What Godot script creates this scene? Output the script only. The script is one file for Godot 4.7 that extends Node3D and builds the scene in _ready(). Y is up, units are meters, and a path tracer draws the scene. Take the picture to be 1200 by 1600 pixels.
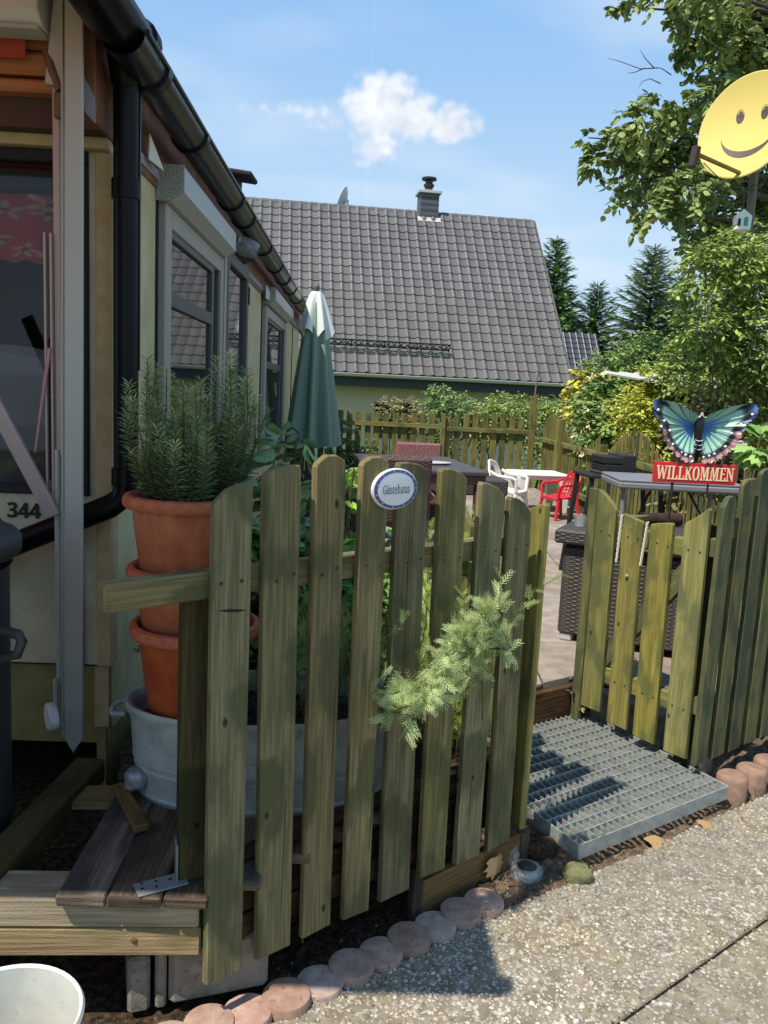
extends Node3D
# A garden gate beside a mobile home, a paved terrace behind it, a tiled house beyond.

class MB:
	var v := PackedVector3Array()
	var n := PackedVector3Array()
	var uv := PackedVector2Array()
	var c := PackedColorArray()
	var ix := PackedInt32Array()
	var col := Color(1, 1, 1)
	var use_c := false

	func tri(a: Vector3, b: Vector3, d: Vector3, na: Vector3, nb: Vector3, nd: Vector3, ua := Vector2.ZERO, ub := Vector2.ZERO, ud := Vector2.ZERO) -> void:
		var i := v.size()
		v.append(a); v.append(b); v.append(d)
		n.append(na); n.append(nb); n.append(nd)
		uv.append(ua); uv.append(ub); uv.append(ud)
		if use_c:
			c.append(col); c.append(col); c.append(col)
		ix.append(i)
		if (b - a).cross(d - a).dot(na + nb + nd) > 0.0:
			ix.append(i + 2); ix.append(i + 1)
		else:
			ix.append(i + 1); ix.append(i + 2)

	func quad(a: Vector3, b: Vector3, d: Vector3, e: Vector3, nn: Vector3, ua := Vector2.ZERO, ub := Vector2.ZERO, ud := Vector2.ZERO, ue := Vector2.ZERO) -> void:
		tri(a, b, d, nn, nn, nn, ua, ub, ud)
		tri(a, d, e, nn, nn, nn, ua, ud, ue)

	# a box of size s round the middle of xf, edges cut by ch
	func box(xf: Transform3D, s: Vector3, ch := 0.0, uo := Vector2.ZERO) -> void:
		var h := s * 0.5
		var lng := 0
		if s.y >= s.x and s.y >= s.z: lng = 1
		elif s.z >= s.x and s.z >= s.y: lng = 2
		var nb := xf.basis
		for k in 3:
			var a := (k + 1) % 3
			var b := (k + 2) % 3
			var vv := b
			var uu := a
			if a == lng or (b != lng and s[a] > s[b]):
				vv = a
				uu = b
			for sg in [-1.0, 1.0]:
				var p: Array[Vector3] = []
				var q: Array[Vector2] = []
				for cc in [[-1.0, -1.0], [1.0, -1.0], [1.0, 1.0], [-1.0, 1.0]]:
					var t := Vector3.ZERO
					t[k] = sg * h[k]
					t[uu] = cc[0] * (h[uu] - ch)
					t[vv] = cc[1] * (h[vv] - ch)
					p.append(xf * t)
					q.append(Vector2(t[uu] + float(k) * 0.37, t[vv]) + uo)
				var e := Vector3.ZERO
				e[k] = sg
				quad(p[0], p[1], p[2], p[3], (nb * e).normalized(), q[0], q[1], q[2], q[3])
		if ch <= 0.0: return
		for k in 3:
			var a := (k + 1) % 3
			var b := (k + 2) % 3
			for sa in [-1.0, 1.0]:
				for sb in [-1.0, 1.0]:
					var p: Array[Vector3] = []
					var q: Array[Vector2] = []
					for cc in [[0, -1.0], [1, -1.0], [1, 1.0], [0, 1.0]]:
						var t := Vector3.ZERO
						t[k] = cc[1] * (h[k] - ch)
						t[a] = sa * (h[a] - (0.0 if cc[0] == 0 else ch))
						t[b] = sb * (h[b] - (ch if cc[0] == 0 else 0.0))
						p.append(xf * t)
						q.append(Vector2(t[a], t[k]) + uo)
					var e := Vector3.ZERO
					e[a] = sa
					e[b] = sb
					quad(p[0], p[1], p[2], p[3], (nb * e).normalized(), q[0], q[1], q[2], q[3])
		for sx in [-1.0, 1.0]:
			for sy in [-1.0, 1.0]:
				for sz in [-1.0, 1.0]:
					var e := Vector3(sx, sy, sz)
					var m := e * h
					var nn := (nb * e).normalized()
					tri(xf * (m - Vector3(0, sy, sz) * ch), xf * (m - Vector3(sx, 0, sz) * ch), xf * (m - Vector3(sx, sy, 0) * ch), nn, nn, nn, uo, uo, uo)

	# a flat outline (x, y) of depth d along z
	func prism(poly: PackedVector2Array, d: float, xf: Transform3D, ch := 0.0, uo := Vector2.ZERO) -> void:
		var area := 0.0
		var k := poly.size()
		for i in k: area += poly[i].cross(poly[(i + 1) % k])
		var pl := poly.duplicate()
		if area < 0.0: pl.reverse()
		var ins := PackedVector2Array()
		var out: Array[Vector2] = []
		for i in k:
			var e0 := (pl[i] - pl[(i + k - 1) % k]).normalized()
			var e1 := (pl[(i + 1) % k] - pl[i]).normalized()
			out.append(Vector2(e1.y, -e1.x))
			var n0 := Vector2(-e0.y, e0.x)
			var n1 := Vector2(-e1.y, e1.x)
			var m := n0 + n1
			m = n1 if m.length() < 0.05 else m / maxf(m.dot(n1), 0.3)
			ins.append(pl[i] + m * ch)
		var tr := Geometry2D.triangulate_polygon(ins)
		for sg in [-1.0, 1.0]:
			var nn: Vector3 = (xf.basis * Vector3(0, 0, sg)).normalized()
			for t in range(0, tr.size(), 3):
				var a := ins[tr[t]]
				var b := ins[tr[t + 1]]
				var g := ins[tr[t + 2]]
				tri(xf * Vector3(a.x, a.y, sg * d * 0.5), xf * Vector3(b.x, b.y, sg * d * 0.5), xf * Vector3(g.x, g.y, sg * d * 0.5), nn, nn, nn, a + uo, b + uo, g + uo)
			if ch > 0.0:
				for i in k:
					var j := (i + 1) % k
					var o := out[i]
					quad(xf * Vector3(pl[i].x, pl[i].y, sg * (d * 0.5 - ch)), xf * Vector3(pl[j].x, pl[j].y, sg * (d * 0.5 - ch)), xf * Vector3(ins[j].x, ins[j].y, sg * d * 0.5), xf * Vector3(ins[i].x, ins[i].y, sg * d * 0.5), (xf.basis * Vector3(o.x, o.y, sg)).normalized(), pl[i] + uo, pl[j] + uo, ins[j] + uo, ins[i] + uo)
		var hd := d * 0.5 - ch
		for i in k:
			var j := (i + 1) % k
			var o := out[i]
			var up := absf(pl[j].y - pl[i].y) > absf(pl[j].x - pl[i].x)
			var u0 := Vector2(-hd, pl[i].y) if up else Vector2(-hd, pl[i].x)
			var u1 := Vector2(-hd, pl[j].y) if up else Vector2(-hd, pl[j].x)
			quad(xf * Vector3(pl[i].x, pl[i].y, -hd), xf * Vector3(pl[j].x, pl[j].y, -hd), xf * Vector3(pl[j].x, pl[j].y, hd), xf * Vector3(pl[i].x, pl[i].y, hd), (xf.basis * Vector3(o.x, o.y, 0)).normalized(), u0 + uo, u1 + uo, u1 + uo + Vector2(2 * hd, 0), u0 + uo + Vector2(2 * hd, 0))

	# profile of (radius, y) turned round y
	func lathe(pr: Array, segs: int, xf := Transform3D.IDENTITY, sx := 1.0, sz := 1.0, a0 := 0.0, a1 := TAU) -> void:
		var k := pr.size()
		var nr: Array[Vector2] = []
		for i in k - 1:
			var d: Vector2 = pr[i + 1] - pr[i]
			nr.append(Vector2(d.y, -d.x).normalized())
		for i in k - 1:
			var n0 := nr[i]
			var n1 := nr[i]
			if i > 0 and nr[i - 1].dot(nr[i]) > 0.7: n0 = (nr[i] + nr[i - 1]).normalized()
			if i < k - 2 and nr[i + 1].dot(nr[i]) > 0.7: n1 = (nr[i] + nr[i + 1]).normalized()
			var p: Vector2 = pr[i]
			var q: Vector2 = pr[i + 1]
			for s in segs:
				var b0 := lerpf(a0, a1, float(s) / segs)
				var b1 := lerpf(a0, a1, float(s + 1) / segs)
				var d0 := Vector3(cos(b0) * sx, 0, sin(b0) * sz)
				var d1 := Vector3(cos(b1) * sx, 0, sin(b1) * sz)
				var e0 := Vector3(cos(b0) / sx, 0, sin(b0) / sz)
				var e1 := Vector3(cos(b1) / sx, 0, sin(b1) / sz)
				var A := xf * (d0 * p.x + Vector3(0, p.y, 0))
				var B := xf * (d1 * p.x + Vector3(0, p.y, 0))
				var C := xf * (d1 * q.x + Vector3(0, q.y, 0))
				var D := xf * (d0 * q.x + Vector3(0, q.y, 0))
				var nA := (xf.basis * (e0 * n0.x + Vector3(0, n0.y, 0))).normalized()
				var nB := (xf.basis * (e1 * n0.x + Vector3(0, n0.y, 0))).normalized()
				var nC := (xf.basis * (e1 * n1.x + Vector3(0, n1.y, 0))).normalized()
				var nD := (xf.basis * (e0 * n1.x + Vector3(0, n1.y, 0))).normalized()
				var rr := maxf(p.x, q.x)
				var uA := Vector2(b0 * rr, p.y)
				var uB := Vector2(b1 * rr, p.y)
				var uC := Vector2(b1 * rr, q.y)
				var uD := Vector2(b0 * rr, q.y)
				if p.x > 1e-5: tri(A, B, C, nA, nB, nC, uA, uB, uC)
				if q.x > 1e-5: tri(A, C, D, nA, nC, nD, uA, uC, uD)

	# a round bar through pts; r0 to r1
	func tube(pts: Array, r0: float, r1: float, sides := 8, caps := true) -> void:
		var k := pts.size()
		var prev := Vector3.ZERO
		var rings: Array = []
		var along := 0.0
		for i in k:
			var d: Vector3 = (pts[mini(i + 1, k - 1)] - pts[maxi(i - 1, 0)]).normalized()
			if i == 0:
				prev = d.cross(Vector3.UP if absf(d.y) < 0.9 else Vector3.RIGHT).normalized()
			else:
				prev = (prev - d * prev.dot(d)).normalized()
				along += (pts[i] - pts[i - 1]).length()
			var w := d.cross(prev)
			var r := lerpf(r0, r1, float(i) / maxf(1.0, k - 1))
			var ring: Array = []
			for s in sides + 1:
				var a := TAU * s / sides
				var o := prev * cos(a) + w * sin(a)
				ring.append([pts[i] + o * r, o, Vector2(a * r, along)])
			rings.append(ring)
		for i in k - 1:
			for s in sides:
				var A: Array = rings[i][s]
				var B: Array = rings[i][s + 1]
				var C: Array = rings[i + 1][s + 1]
				var D: Array = rings[i + 1][s]
				tri(A[0], B[0], C[0], A[1], B[1], C[1], A[2], B[2], C[2])
				tri(A[0], C[0], D[0], A[1], C[1], D[1], A[2], C[2], D[2])
		if caps:
			for e in [0, k - 1]:
				var nn: Vector3 = (pts[0] - pts[1]).normalized() if e == 0 else (pts[k - 1] - pts[k - 2]).normalized()
				for s in sides:
					tri(pts[e], rings[e][s][0], rings[e][s + 1][0], nn, nn, nn)

	# a surface f(u, v) on a grid, normals by differences, turned towards hint (or away from the point "from")
	func surf(f: Callable, nu: int, nv: int, hint := Vector3.ZERO) -> void:
		var P: Array = []
		for j in nv + 1:
			var row: Array = []
			for i in nu + 1: row.append(f.call(float(i) / nu, float(j) / nv))
			P.append(row)
		var N: Array = []
		for j in nv + 1:
			var row: Array = []
			for i in nu + 1:
				var du: Vector3 = P[j][mini(i + 1, nu)] - P[j][maxi(i - 1, 0)]
				var dv: Vector3 = P[mini(j + 1, nv)][i] - P[maxi(j - 1, 0)][i]
				var nn := du.cross(dv).normalized()
				if hint != Vector3.ZERO and nn.dot(hint) < 0.0: nn = -nn
				row.append(nn)
			N.append(row)
		for j in nv:
			for i in nu:
				var ua := Vector2(float(i) / nu, float(j) / nv)
				var ub := Vector2(float(i + 1) / nu, float(j + 1) / nv)
				tri(P[j][i], P[j][i + 1], P[j + 1][i + 1], N[j][i], N[j][i + 1], N[j + 1][i + 1], ua, Vector2(ub.x, ua.y), ub)
				tri(P[j][i], P[j + 1][i + 1], P[j + 1][i], N[j][i], N[j + 1][i + 1], N[j + 1][i], ua, ub, Vector2(ua.x, ub.y))

	func mesh() -> ArrayMesh:
		var arr := []
		arr.resize(Mesh.ARRAY_MAX)
		arr[Mesh.ARRAY_VERTEX] = v
		arr[Mesh.ARRAY_NORMAL] = n
		arr[Mesh.ARRAY_TEX_UV] = uv
		if use_c: arr[Mesh.ARRAY_COLOR] = c
		arr[Mesh.ARRAY_INDEX] = ix
		var m := ArrayMesh.new()
		m.add_surface_from_arrays(Mesh.PRIMITIVE_TRIANGLES, arr)
		return m

var rng := RandomNumberGenerator.new()
var used := {}
var M := {}

func numbered(called: String) -> String:
	if not used.has(called):
		used[called] = 0
		return called
	used[called] += 1
	return "%s_%03d" % [called, used[called]]

func tag(o: Node, label: String, category: String, group := "") -> Node:
	o.set_meta("label", label)
	o.set_meta("category", category)
	if group: o.set_meta("group", group)
	return o

func thing(called: String, label: String, category: String, at := Vector3.ZERO, turn := 0.0, group := "") -> Node3D:
	var o := Node3D.new()
	o.name = numbered(called)
	add_child(o)
	o.position = at
	o.rotation.y = turn
	tag(o, label, category, group)
	return o

func part(called: String, what, mat: Material, parent: Node, label := "") -> MeshInstance3D:
	var o := MeshInstance3D.new()
	o.name = called
	o.mesh = what.mesh() if what is MB else what
	o.material_override = mat
	parent.add_child(o, true)
	if label: o.set_meta("label", label)
	return o

func struct(called: String, what, mat: Material) -> MeshInstance3D:
	var o := MeshInstance3D.new()
	o.name = numbered(called)
	o.mesh = what.mesh() if what is MB else what
	o.material_override = mat
	add_child(o)
	o.set_meta("kind", "structure")
	return o

func at(p: Vector3, yaw := 0.0, tilt := 0.0, roll := 0.0) -> Transform3D:
	return Transform3D(Basis(Vector3.UP, yaw) * Basis(Vector3.RIGHT, tilt) * Basis(Vector3.BACK, roll), p)

func bx(p: Vector3, s: Vector3, ch := 0.0, yaw := 0.0, tilt := 0.0, roll := 0.0) -> MB:
	var b := MB.new()
	b.box(at(p, yaw, tilt, roll), s, ch, Vector2(rng.randf(), rng.randf()))
	return b

# a square bar from a to b
func bar(b: MB, p: Vector3, q: Vector3, w: float, t: float, ch := 0.0, side := Vector3.ZERO) -> void:
	var y := (q - p).normalized()
	var x := side if side != Vector3.ZERO else (Vector3.RIGHT if absf(y.x) < 0.8 else Vector3.BACK)
	x = (x - y * x.dot(y)).normalized()
	b.box(Transform3D(Basis(x, y, x.cross(y)), (p + q) * 0.5), Vector3(w, (q - p).length(), t), ch, Vector2(rng.randf(), rng.randf()))

func P2(a: Array) -> PackedVector2Array:
	var o := PackedVector2Array()
	for i in range(0, a.size(), 2): o.append(Vector2(a[i], a[i + 1]))
	return o

# ---------------------------------------------------------------- materials
func seam(sd: int, fr: float, w: int, h: int, oct := 3) -> Image:
	var f := FastNoiseLite.new()
	f.seed = sd
	f.noise_type = FastNoiseLite.TYPE_SIMPLEX_SMOOTH
	f.frequency = fr
	f.fractal_octaves = oct
	return f.get_seamless_image(w, h)

func stretched(sd: int, fr: float, w: int, h: int, W: int, H: int) -> PackedByteArray:
	var im := seam(sd, fr, w, h, 4)
	im.resize(W, H, Image.INTERPOLATE_CUBIC)
	return im.get_data()

func tex_from(bytes: PackedByteArray, w: int, h: int, rgb: bool) -> ImageTexture:
	return ImageTexture.create_from_image(Image.create_from_data(w, h, false, Image.FORMAT_RGB8 if rgb else Image.FORMAT_L8, bytes))

# weathered timber, .25 m across and 1 m along: [colour, relief]
func wood(sd: int, dark: Color, light: Color, stain: Color, stain_amount: float, contrast := 1.0) -> Array:
	var W := 256
	var H := 1024
	var g1 := stretched(sd, 0.09, 256, 40, W, H)
	var g2 := stretched(sd + 1, 0.035, 128, 16, W, H)
	var g3 := stretched(sd + 2, 0.012, 128, 256, W, H)
	var g4 := stretched(sd + 3, 0.22, 256, 512, W, H)
	var alb := PackedByteArray()
	alb.resize(W * H * 3)
	var hgt := PackedByteArray()
	hgt.resize(W * H)
	var r := RandomNumberGenerator.new()
	r.seed = sd
	var knots := []
	for i in 2: knots.append(Vector3(r.randf_range(20, W - 20), r.randf_range(30, H - 30), r.randf_range(3.5, 6.5)))
	for y in H:
		for x in W:
			var i := y * W + x
			var t := (g1[i] * 0.5 + g2[i] * 0.32 + g4[i] * 0.18) / 255.0
			t = clampf((t - 0.5) * 1.7 * contrast + 0.5, 0.0, 1.0)
			var s := clampf((g3[i] / 255.0 - 0.5) * 4.0 + stain_amount, 0.0, 1.0)
			var c := dark.lerp(light, t).lerp(stain, s * 0.75)
			var hh := t * 0.8 + g4[i] / 255.0 * 0.2
			for k in knots:
				var dy := absf(y - k.y)
				if dy < 40.0:
					var q: float = Vector2((x - k.x) / k.z, dy / (k.z * 1.7)).length()
					if q < 1.6:
						c = c.lerp(dark * 0.45, clampf(1.6 - q, 0.0, 0.85))
						hh = lerpf(hh, 0.3, clampf(1.6 - q, 0.0, 1.0))
			alb[i * 3] = int(clampf(c.r, 0, 1) * 255.0)
			alb[i * 3 + 1] = int(clampf(c.g, 0, 1) * 255.0)
			alb[i * 3 + 2] = int(clampf(c.b, 0, 1) * 255.0)
			hgt[i] = int(clampf(hh, 0, 1) * 255.0)
	return [tex_from(alb, W, H, true), tex_from(hgt, W, H, false)]

# blotchy mineral or painted surface, square: [colour, relief]
func mottle(sd: int, a: Color, b: Color, fr: float, spot := Color(0, 0, 0), spots := 0.0, n := 512, fine := 0.3) -> Array:
	var g1 := seam(sd, fr, n, n, 5).get_data()
	var g2 := seam(sd + 7, fine, n, n, 2).get_data()
	var g3 := seam(sd + 9, 0.05, n, n, 3).get_data()
	var alb := PackedByteArray()
	alb.resize(n * n * 3)
	var hgt := PackedByteArray()
	hgt.resize(n * n)
	for i in n * n:
		var t := clampf((g1[i] / 255.0 - 0.5) * 1.8 + 0.5 + (g2[i] / 255.0 - 0.5) * 0.5, 0, 1)
		var c := a.lerp(b, t)
		if spots > 0.0: c = c.lerp(spot, clampf((g3[i] / 255.0 - 1.0 + spots) * 5.0, 0, 1) * clampf(g2[i] / 128.0, 0, 1))
		alb[i * 3] = int(c.r * 255.0)
		alb[i * 3 + 1] = int(c.g * 255.0)
		alb[i * 3 + 2] = int(c.b * 255.0)
		hgt[i] = int(clampf(g1[i] * 0.4 + g2[i] * 0.6, 0, 255))
	return [tex_from(alb, n, n, true), tex_from(hgt, n, n, false)]

func pm(c: Color, rough := 0.8, o := {}) -> StandardMaterial3D:
	var m := StandardMaterial3D.new()
	m.albedo_color = c
	m.roughness = rough
	m.metallic_specular = o.get("spec", 0.5)
	m.metallic = o.get("metal", 0.0)
	if o.has("t"):
		m.albedo_texture = o.t[0]
		if o.get("bump", 0.0) > 0.0:
			m.heightmap_enabled = true
			m.heightmap_texture = o.t[1]
			m.heightmap_scale = o.bump
	if o.has("sc"): m.uv1_scale = o.sc
	if o.get("tri", false):
		m.uv1_triplanar = true
		m.uv1_world_triplanar = true
	if o.get("vc", false): m.vertex_color_use_as_albedo = true
	if o.has("back"):
		m.backlight_enabled = true
		m.backlight = o.back
	if o.has("alpha"):
		m.transparency = BaseMaterial3D.TRANSPARENCY_ALPHA
		m.albedo_color.a = o.alpha
	if o.get("two", true): m.cull_mode = BaseMaterial3D.CULL_DISABLED
	if o.has("coat"):
		m.clearcoat_enabled = true
		m.clearcoat = o.coat
		m.clearcoat_roughness = 0.15
	return m

func hx(s: String) -> Color:
	return Color(s)

func make_materials() -> void:
	var S := Vector3(4, 1, 1)
	var gw := wood(11, hx("625c48"), hx("9f9673"), hx("555940"), 0.32, 0.95)
	var lw := wood(41, hx("6f6d48"), hx("a5a06c"), hx("5f6650"), 0.28, 0.85)
	var dw := wood(71, hx("4b4238"), hx("857766"), hx("3f3b33"), 0.3, 0.95)
	var bw := wood(101, hx("85735a"), hx("bfb092"), hx("7d7458"), 0.25, 0.85)
	M.panel = []
	for c in ["f4f4e2", "e8e6d0", "ece4cc", "faf2d8", "d8d8c8", "eeeac4"]: M.panel.append(pm(hx(c), 0.78, {"t": gw, "bump": 0.12, "sc": S, "spec": 0.35}))
	M.leaf_wood = []
	for c in ["fffdea", "f4ecc4", "fff6bc", "e8e8c8"]: M.leaf_wood.append(pm(hx(c), 0.75, {"t": lw, "bump": 0.12, "sc": S, "spec": 0.35}))
	M.grey_wood = []
	for c in ["bcc2c0", "c4c4b8", "aeb4b4", "ccccc0"]: M.grey_wood.append(pm(hx(c), 0.8, {"t": lw, "bump": 0.12, "sc": S, "spec": 0.35}))
	M.far_wood = []
	for c in ["e6e0c4", "d8d0b0", "ece4c6", "c4c4b6", "dcd6b4"]: M.far_wood.append(pm(hx(c), 0.85, {"t": lw, "sc": S, "spec": 0.3}))
	M.deck = []
	for c in ["ffffff", "e0d8cc", "d0cabe"]: M.deck.append(pm(hx(c), 0.9, {"t": dw, "bump": 0.2, "sc": S, "spec": 0.3}))
	M.beam = []
	for c in ["ffffff", "f0e6d0", "cabd9c", "b59f7c"]: M.beam.append(pm(hx(c), 0.85, {"t": bw, "bump": 0.15, "sc": S, "spec": 0.3}))
	M.mossy = pm(hx("7d7858"), 0.9, {"t": bw, "bump": 0.2, "sc": S, "spec": 0.3})
	var con := mottle(5, hx("827d73"), hx("9c968b"), 0.02, hx("6c675f"), 0.35)
	M.matrix = pm(hx("f2ead8"), 0.95, {"t": con, "bump": 0.3, "sc": Vector3(1.3, 1.3, 1.3), "tri": true, "spec": 0.25})
	M.block = pm(hx("f2eee6"), 0.95, {"t": con, "bump": 0.25, "sc": Vector3(1.2, 1.2, 1.2), "tri": true, "spec": 0.2})
	var soil := mottle(15, hx("2e261e"), hx("5d4c3b"), 0.03, hx("7a6a52"), 0.35)
	M.dirt = pm(hx("ffffff"), 1.0, {"t": mottle(16, hx("54463a"), hx("86745e"), 0.03, hx("a08c70"), 0.35), "bump": 1.0, "sc": Vector3(2, 2, 2), "tri": true, "spec": 0.2})
	M.soil = pm(hx("ffffff"), 1.0, {"t": soil, "bump": 1.2, "sc": Vector3(2, 2, 2), "tri": true, "spec": 0.2})
	var grass := mottle(25, hx("3c4a22"), hx("6a7a3c"), 0.02)
	M.grass = pm(hx("ffffff"), 1.0, {"t": grass, "sc": Vector3(0.4, 0.4, 0.4), "tri": true, "spec": 0.2})
	var slab := mottle(35, hx("8f867d"), hx("a69d93"), 0.012, hx("7c746b"), 0.25)
	M.slab = []
	for c in ["ffffff", "f3ece6", "e6ded6", "fbf6ee"]: M.slab.append(pm(hx(c), 0.9, {"t": slab, "bump": 0.03, "sc": Vector3(1.1, 1.1, 1.1), "tri": true, "spec": 0.3}))
	var pav := mottle(45, hx("a28a7e"), hx("bfa89c"), 0.02, hx("8a776c"), 0.3)
	M.paver = []
	for c in ["ffffff", "f0e4dc", "fff0e8", "e4d4c8"]: M.paver.append(pm(hx(c), 0.92, {"t": pav, "bump": 0.04, "sc": Vector3(1.6, 1.6, 1.6), "tri": true, "spec": 0.25}))
	M.palisade = pm(hx("d4c8ba"), 0.92, {"t": pav, "bump": 0.06, "sc": Vector3(2, 2, 2), "tri": true, "spec": 0.25})
	var zinc := mottle(55, hx("9a9f9e"), hx("bdc2c0"), 0.02, hx("6e7573"), 0.3)
	M.zinc = pm(hx("ffffff"), 0.5, {"t": zinc, "sc": Vector3(1.5, 1.5, 1.5), "tri": true, "metal": 0.35, "spec": 0.5})
	M.tub = pm(hx("f4f4ee"), 0.55, {"t": zinc, "bump": 0.05, "sc": Vector3(1.2, 1.2, 1.2), "tri": true, "metal": 0.15, "spec": 0.5})
	var pot := mottle(65, hx("a85c40"), hx("c27450"), 0.012, hx("cf9a7c"), 0.3)
	M.pot = pm(hx("ffffff"), 0.6, {"t": pot, "sc": Vector3(2, 2, 2), "tri": true, "spec": 0.4})
	M.pot_new = pm(hx("ffd0b0"), 0.5, {"t": pot, "sc": Vector3(2, 2, 2), "tri": true, "spec": 0.45})
	M.rim = pm(hx("fff2ec"), 0.65, {"t": pot, "sc": Vector3(4, 4, 4), "tri": true, "spec": 0.4})
	var cream := mottle(75, hx("bdb494"), hx("cdc6aa"), 0.012, hx("a39a80"), 0.25)
	M.cream = pm(hx("ffffff"), 0.6, {"t": cream, "sc": Vector3(0.9, 0.9, 0.9), "tri": true, "spec": 0.4})
	M.cream_trim = pm(hx("f4dcc4"), 0.6, {"t": cream, "sc": Vector3(1.6, 1.6, 1.6), "tri": true, "spec": 0.4})
	M.cream_pale = pm(hx("fffbe4"), 0.55, {"t": cream, "sc": Vector3(0.7, 0.7, 0.7), "tri": true, "spec": 0.4})
	M.skirt = pm(hx("b9b48a"), 0.75, {"t": cream, "sc": Vector3(1.2, 1.2, 1.2), "tri": true, "spec": 0.3})
	var brown := mottle(85, hx("6f4634"), hx("86583f"), 0.012, hx("9b9490"), 0.25)
	M.brown = pm(hx("ffffff"), 0.6, {"t": brown, "sc": Vector3(1.2, 1.2, 1.2), "tri": true})
	M.orange = pm(hx("b9754c"), 0.5)
	M.dark_brown = pm(hx("4a2e24"), 0.6)
	M.peeled = pm(hx("9c9aa4"), 0.7)
	M.black = pm(hx("0d0e11"), 0.32, {"spec": 0.3})
	M.black_matt = pm(hx("1c1c1d"), 0.75)
	M.gutter = pm(hx("1d2120"), 0.3, {"spec": 0.42})
	M.alu = pm(hx("b4b3a9"), 0.5, {"metal": 0.2})
	M.alu_warm = pm(hx("b7a49c"), 0.5, {"metal": 0.3})
	M.white_paint = pm(hx("dedfdc"), 0.45)
	M.shutter = pm(hx("b7b9b6"), 0.45)
	var cast := mottle(95, hx("77786f"), hx("b3b4aa"), 0.05)
	var pale := mottle(96, hx("cfd0cb"), hx("dcddd8"), 0.01, hx("b4b2a8"), 0.25)
	M.cast = pm(hx("ffffff"), 0.8, {"t": cast, "sc": Vector3(5, 5, 5), "tri": true})
	M.frame = pm(hx("a19a90"), 0.5)
	M.frame_dark = pm(hx("565350"), 0.5)
	M.seal = pm(hx("16171a"), 0.7)
	M.glass_dark = pm(hx("20262b"), 0.03, {"spec": 0.9})
	M.glass = pm(hx("0c0f10"), 0.02, {"alpha": 0.18, "spec": 0.35})
	M.inside = pm(hx("2c2724"), 0.9)
	M.seat = pm(hx("8d97a6"), 0.7)
	M.white_plastic = pm(hx("e9e7e0"), 0.38, {"spec": 0.5})
	M.red_plastic = pm(hx("cf2a3a"), 0.35, {"spec": 0.5})
	M.grey_plastic = pm(hx("7b7b7f"), 0.55)
	M.barrel = pm(hx("383b3b"), 0.55)
	M.bucket = pm(hx("eeeee8"), 0.45, {"t": pale, "sc": Vector3(2.5, 2.5, 2.5), "tri": true})
	M.galv = pm(hx("e4e4de"), 0.45, {"t": zinc, "sc": Vector3(2, 2, 2), "tri": true, "metal": 0.12, "spec": 0.5})
	M.rust = pm(hx("3c3028"), 0.8)
	M.wire = pm(hx("2a2a28"), 0.5)
	M.rope = pm(hx("d8d0be"), 0.9)
	M.parasol = pm(hx("859a86"), 0.85, {"back": Color(0.12, 0.18, 0.15)})
	M.parasol_sunlit = pm(hx("e4e6df"), 0.85, {"back": Color(0.15, 0.2, 0.17)})  # parasol cloth whitened to paint in the sun on its top
	M.awning = pm(hx("c4503c"), 0.85, {"back": Color(0.62, 0.3, 0.22)})
	M.enamel = pm(hx("dfe2e4"), 0.15, {"coat": 0.6})
	M.blue_print = pm(hx("4b4c86"), 0.2)
	M.grey_print = pm(hx("6f7278"), 0.3)
	M.sign_red = pm(hx("d32833"), 0.35, {"coat": 0.3})
	M.sign_cream = pm(hx("f3e3b0"), 0.5)
	M.number = pm(hx("17171a"), 0.6)
	M.wing = pm(hx("ffffff"), 0.35, {"vc": true, "coat": 0.4})
	M.dish = pm(hx("dcc670"), 0.6, {"spec": 0.3})
	M.dish_mark = pm(hx("4c4034"), 0.6)
	M.pale = pm(hx("c7c9c8"), 0.5)
	M.render_wall = pm(hx("bcb399"), 0.9)
	M.wall_dark = pm(hx("34373a"), 0.7)
	M.slate = pm(hx("565c62"), 0.7)
	M.lead = pm(hx("b7b7b4"), 0.6)
	M.tile = []
	for c in ["64625f", "62605d", "676562", "5f5d5a"]: M.tile.append(pm(hx(c), 0.55, {"spec": 0.4}))
	M.tile_dark = pm(hx("3c3d46"), 0.45, {"spec": 0.6})
	M.roof_edge = pm(hx("24262c"), 0.4)
	M.bark = pm(hx("4c4237"), 0.95)
	M.bark_grey = pm(hx("6f6a60"), 0.95)
	M.stem = pm(hx("55512f"), 0.9)
	M.leaf = pm(hx("ffffff"), 0.5, {"vc": true, "back": Color(0.7, 0.7, 0.7), "spec": 0.35})
	M.needle = pm(hx("ffffff"), 0.6, {"vc": true, "back": Color(0.25, 0.25, 0.25), "spec": 0.3})
	M.pebble = pm(hx("ffffff"), 0.75, {"vc": true, "spec": 0.35})
	M.crumb = pm(hx("ffffff"), 0.95, {"vc": true, "spec": 0.2})
	M.weave = weave(hx("2e2926"), hx("6a605a"))
	M.weave_red = weave(hx("5a3434"), hx("c48884"))
	M.weave_brown = weave(hx("3a2724"), hx("8e655e"))
	M.curtain = curtain()

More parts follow.
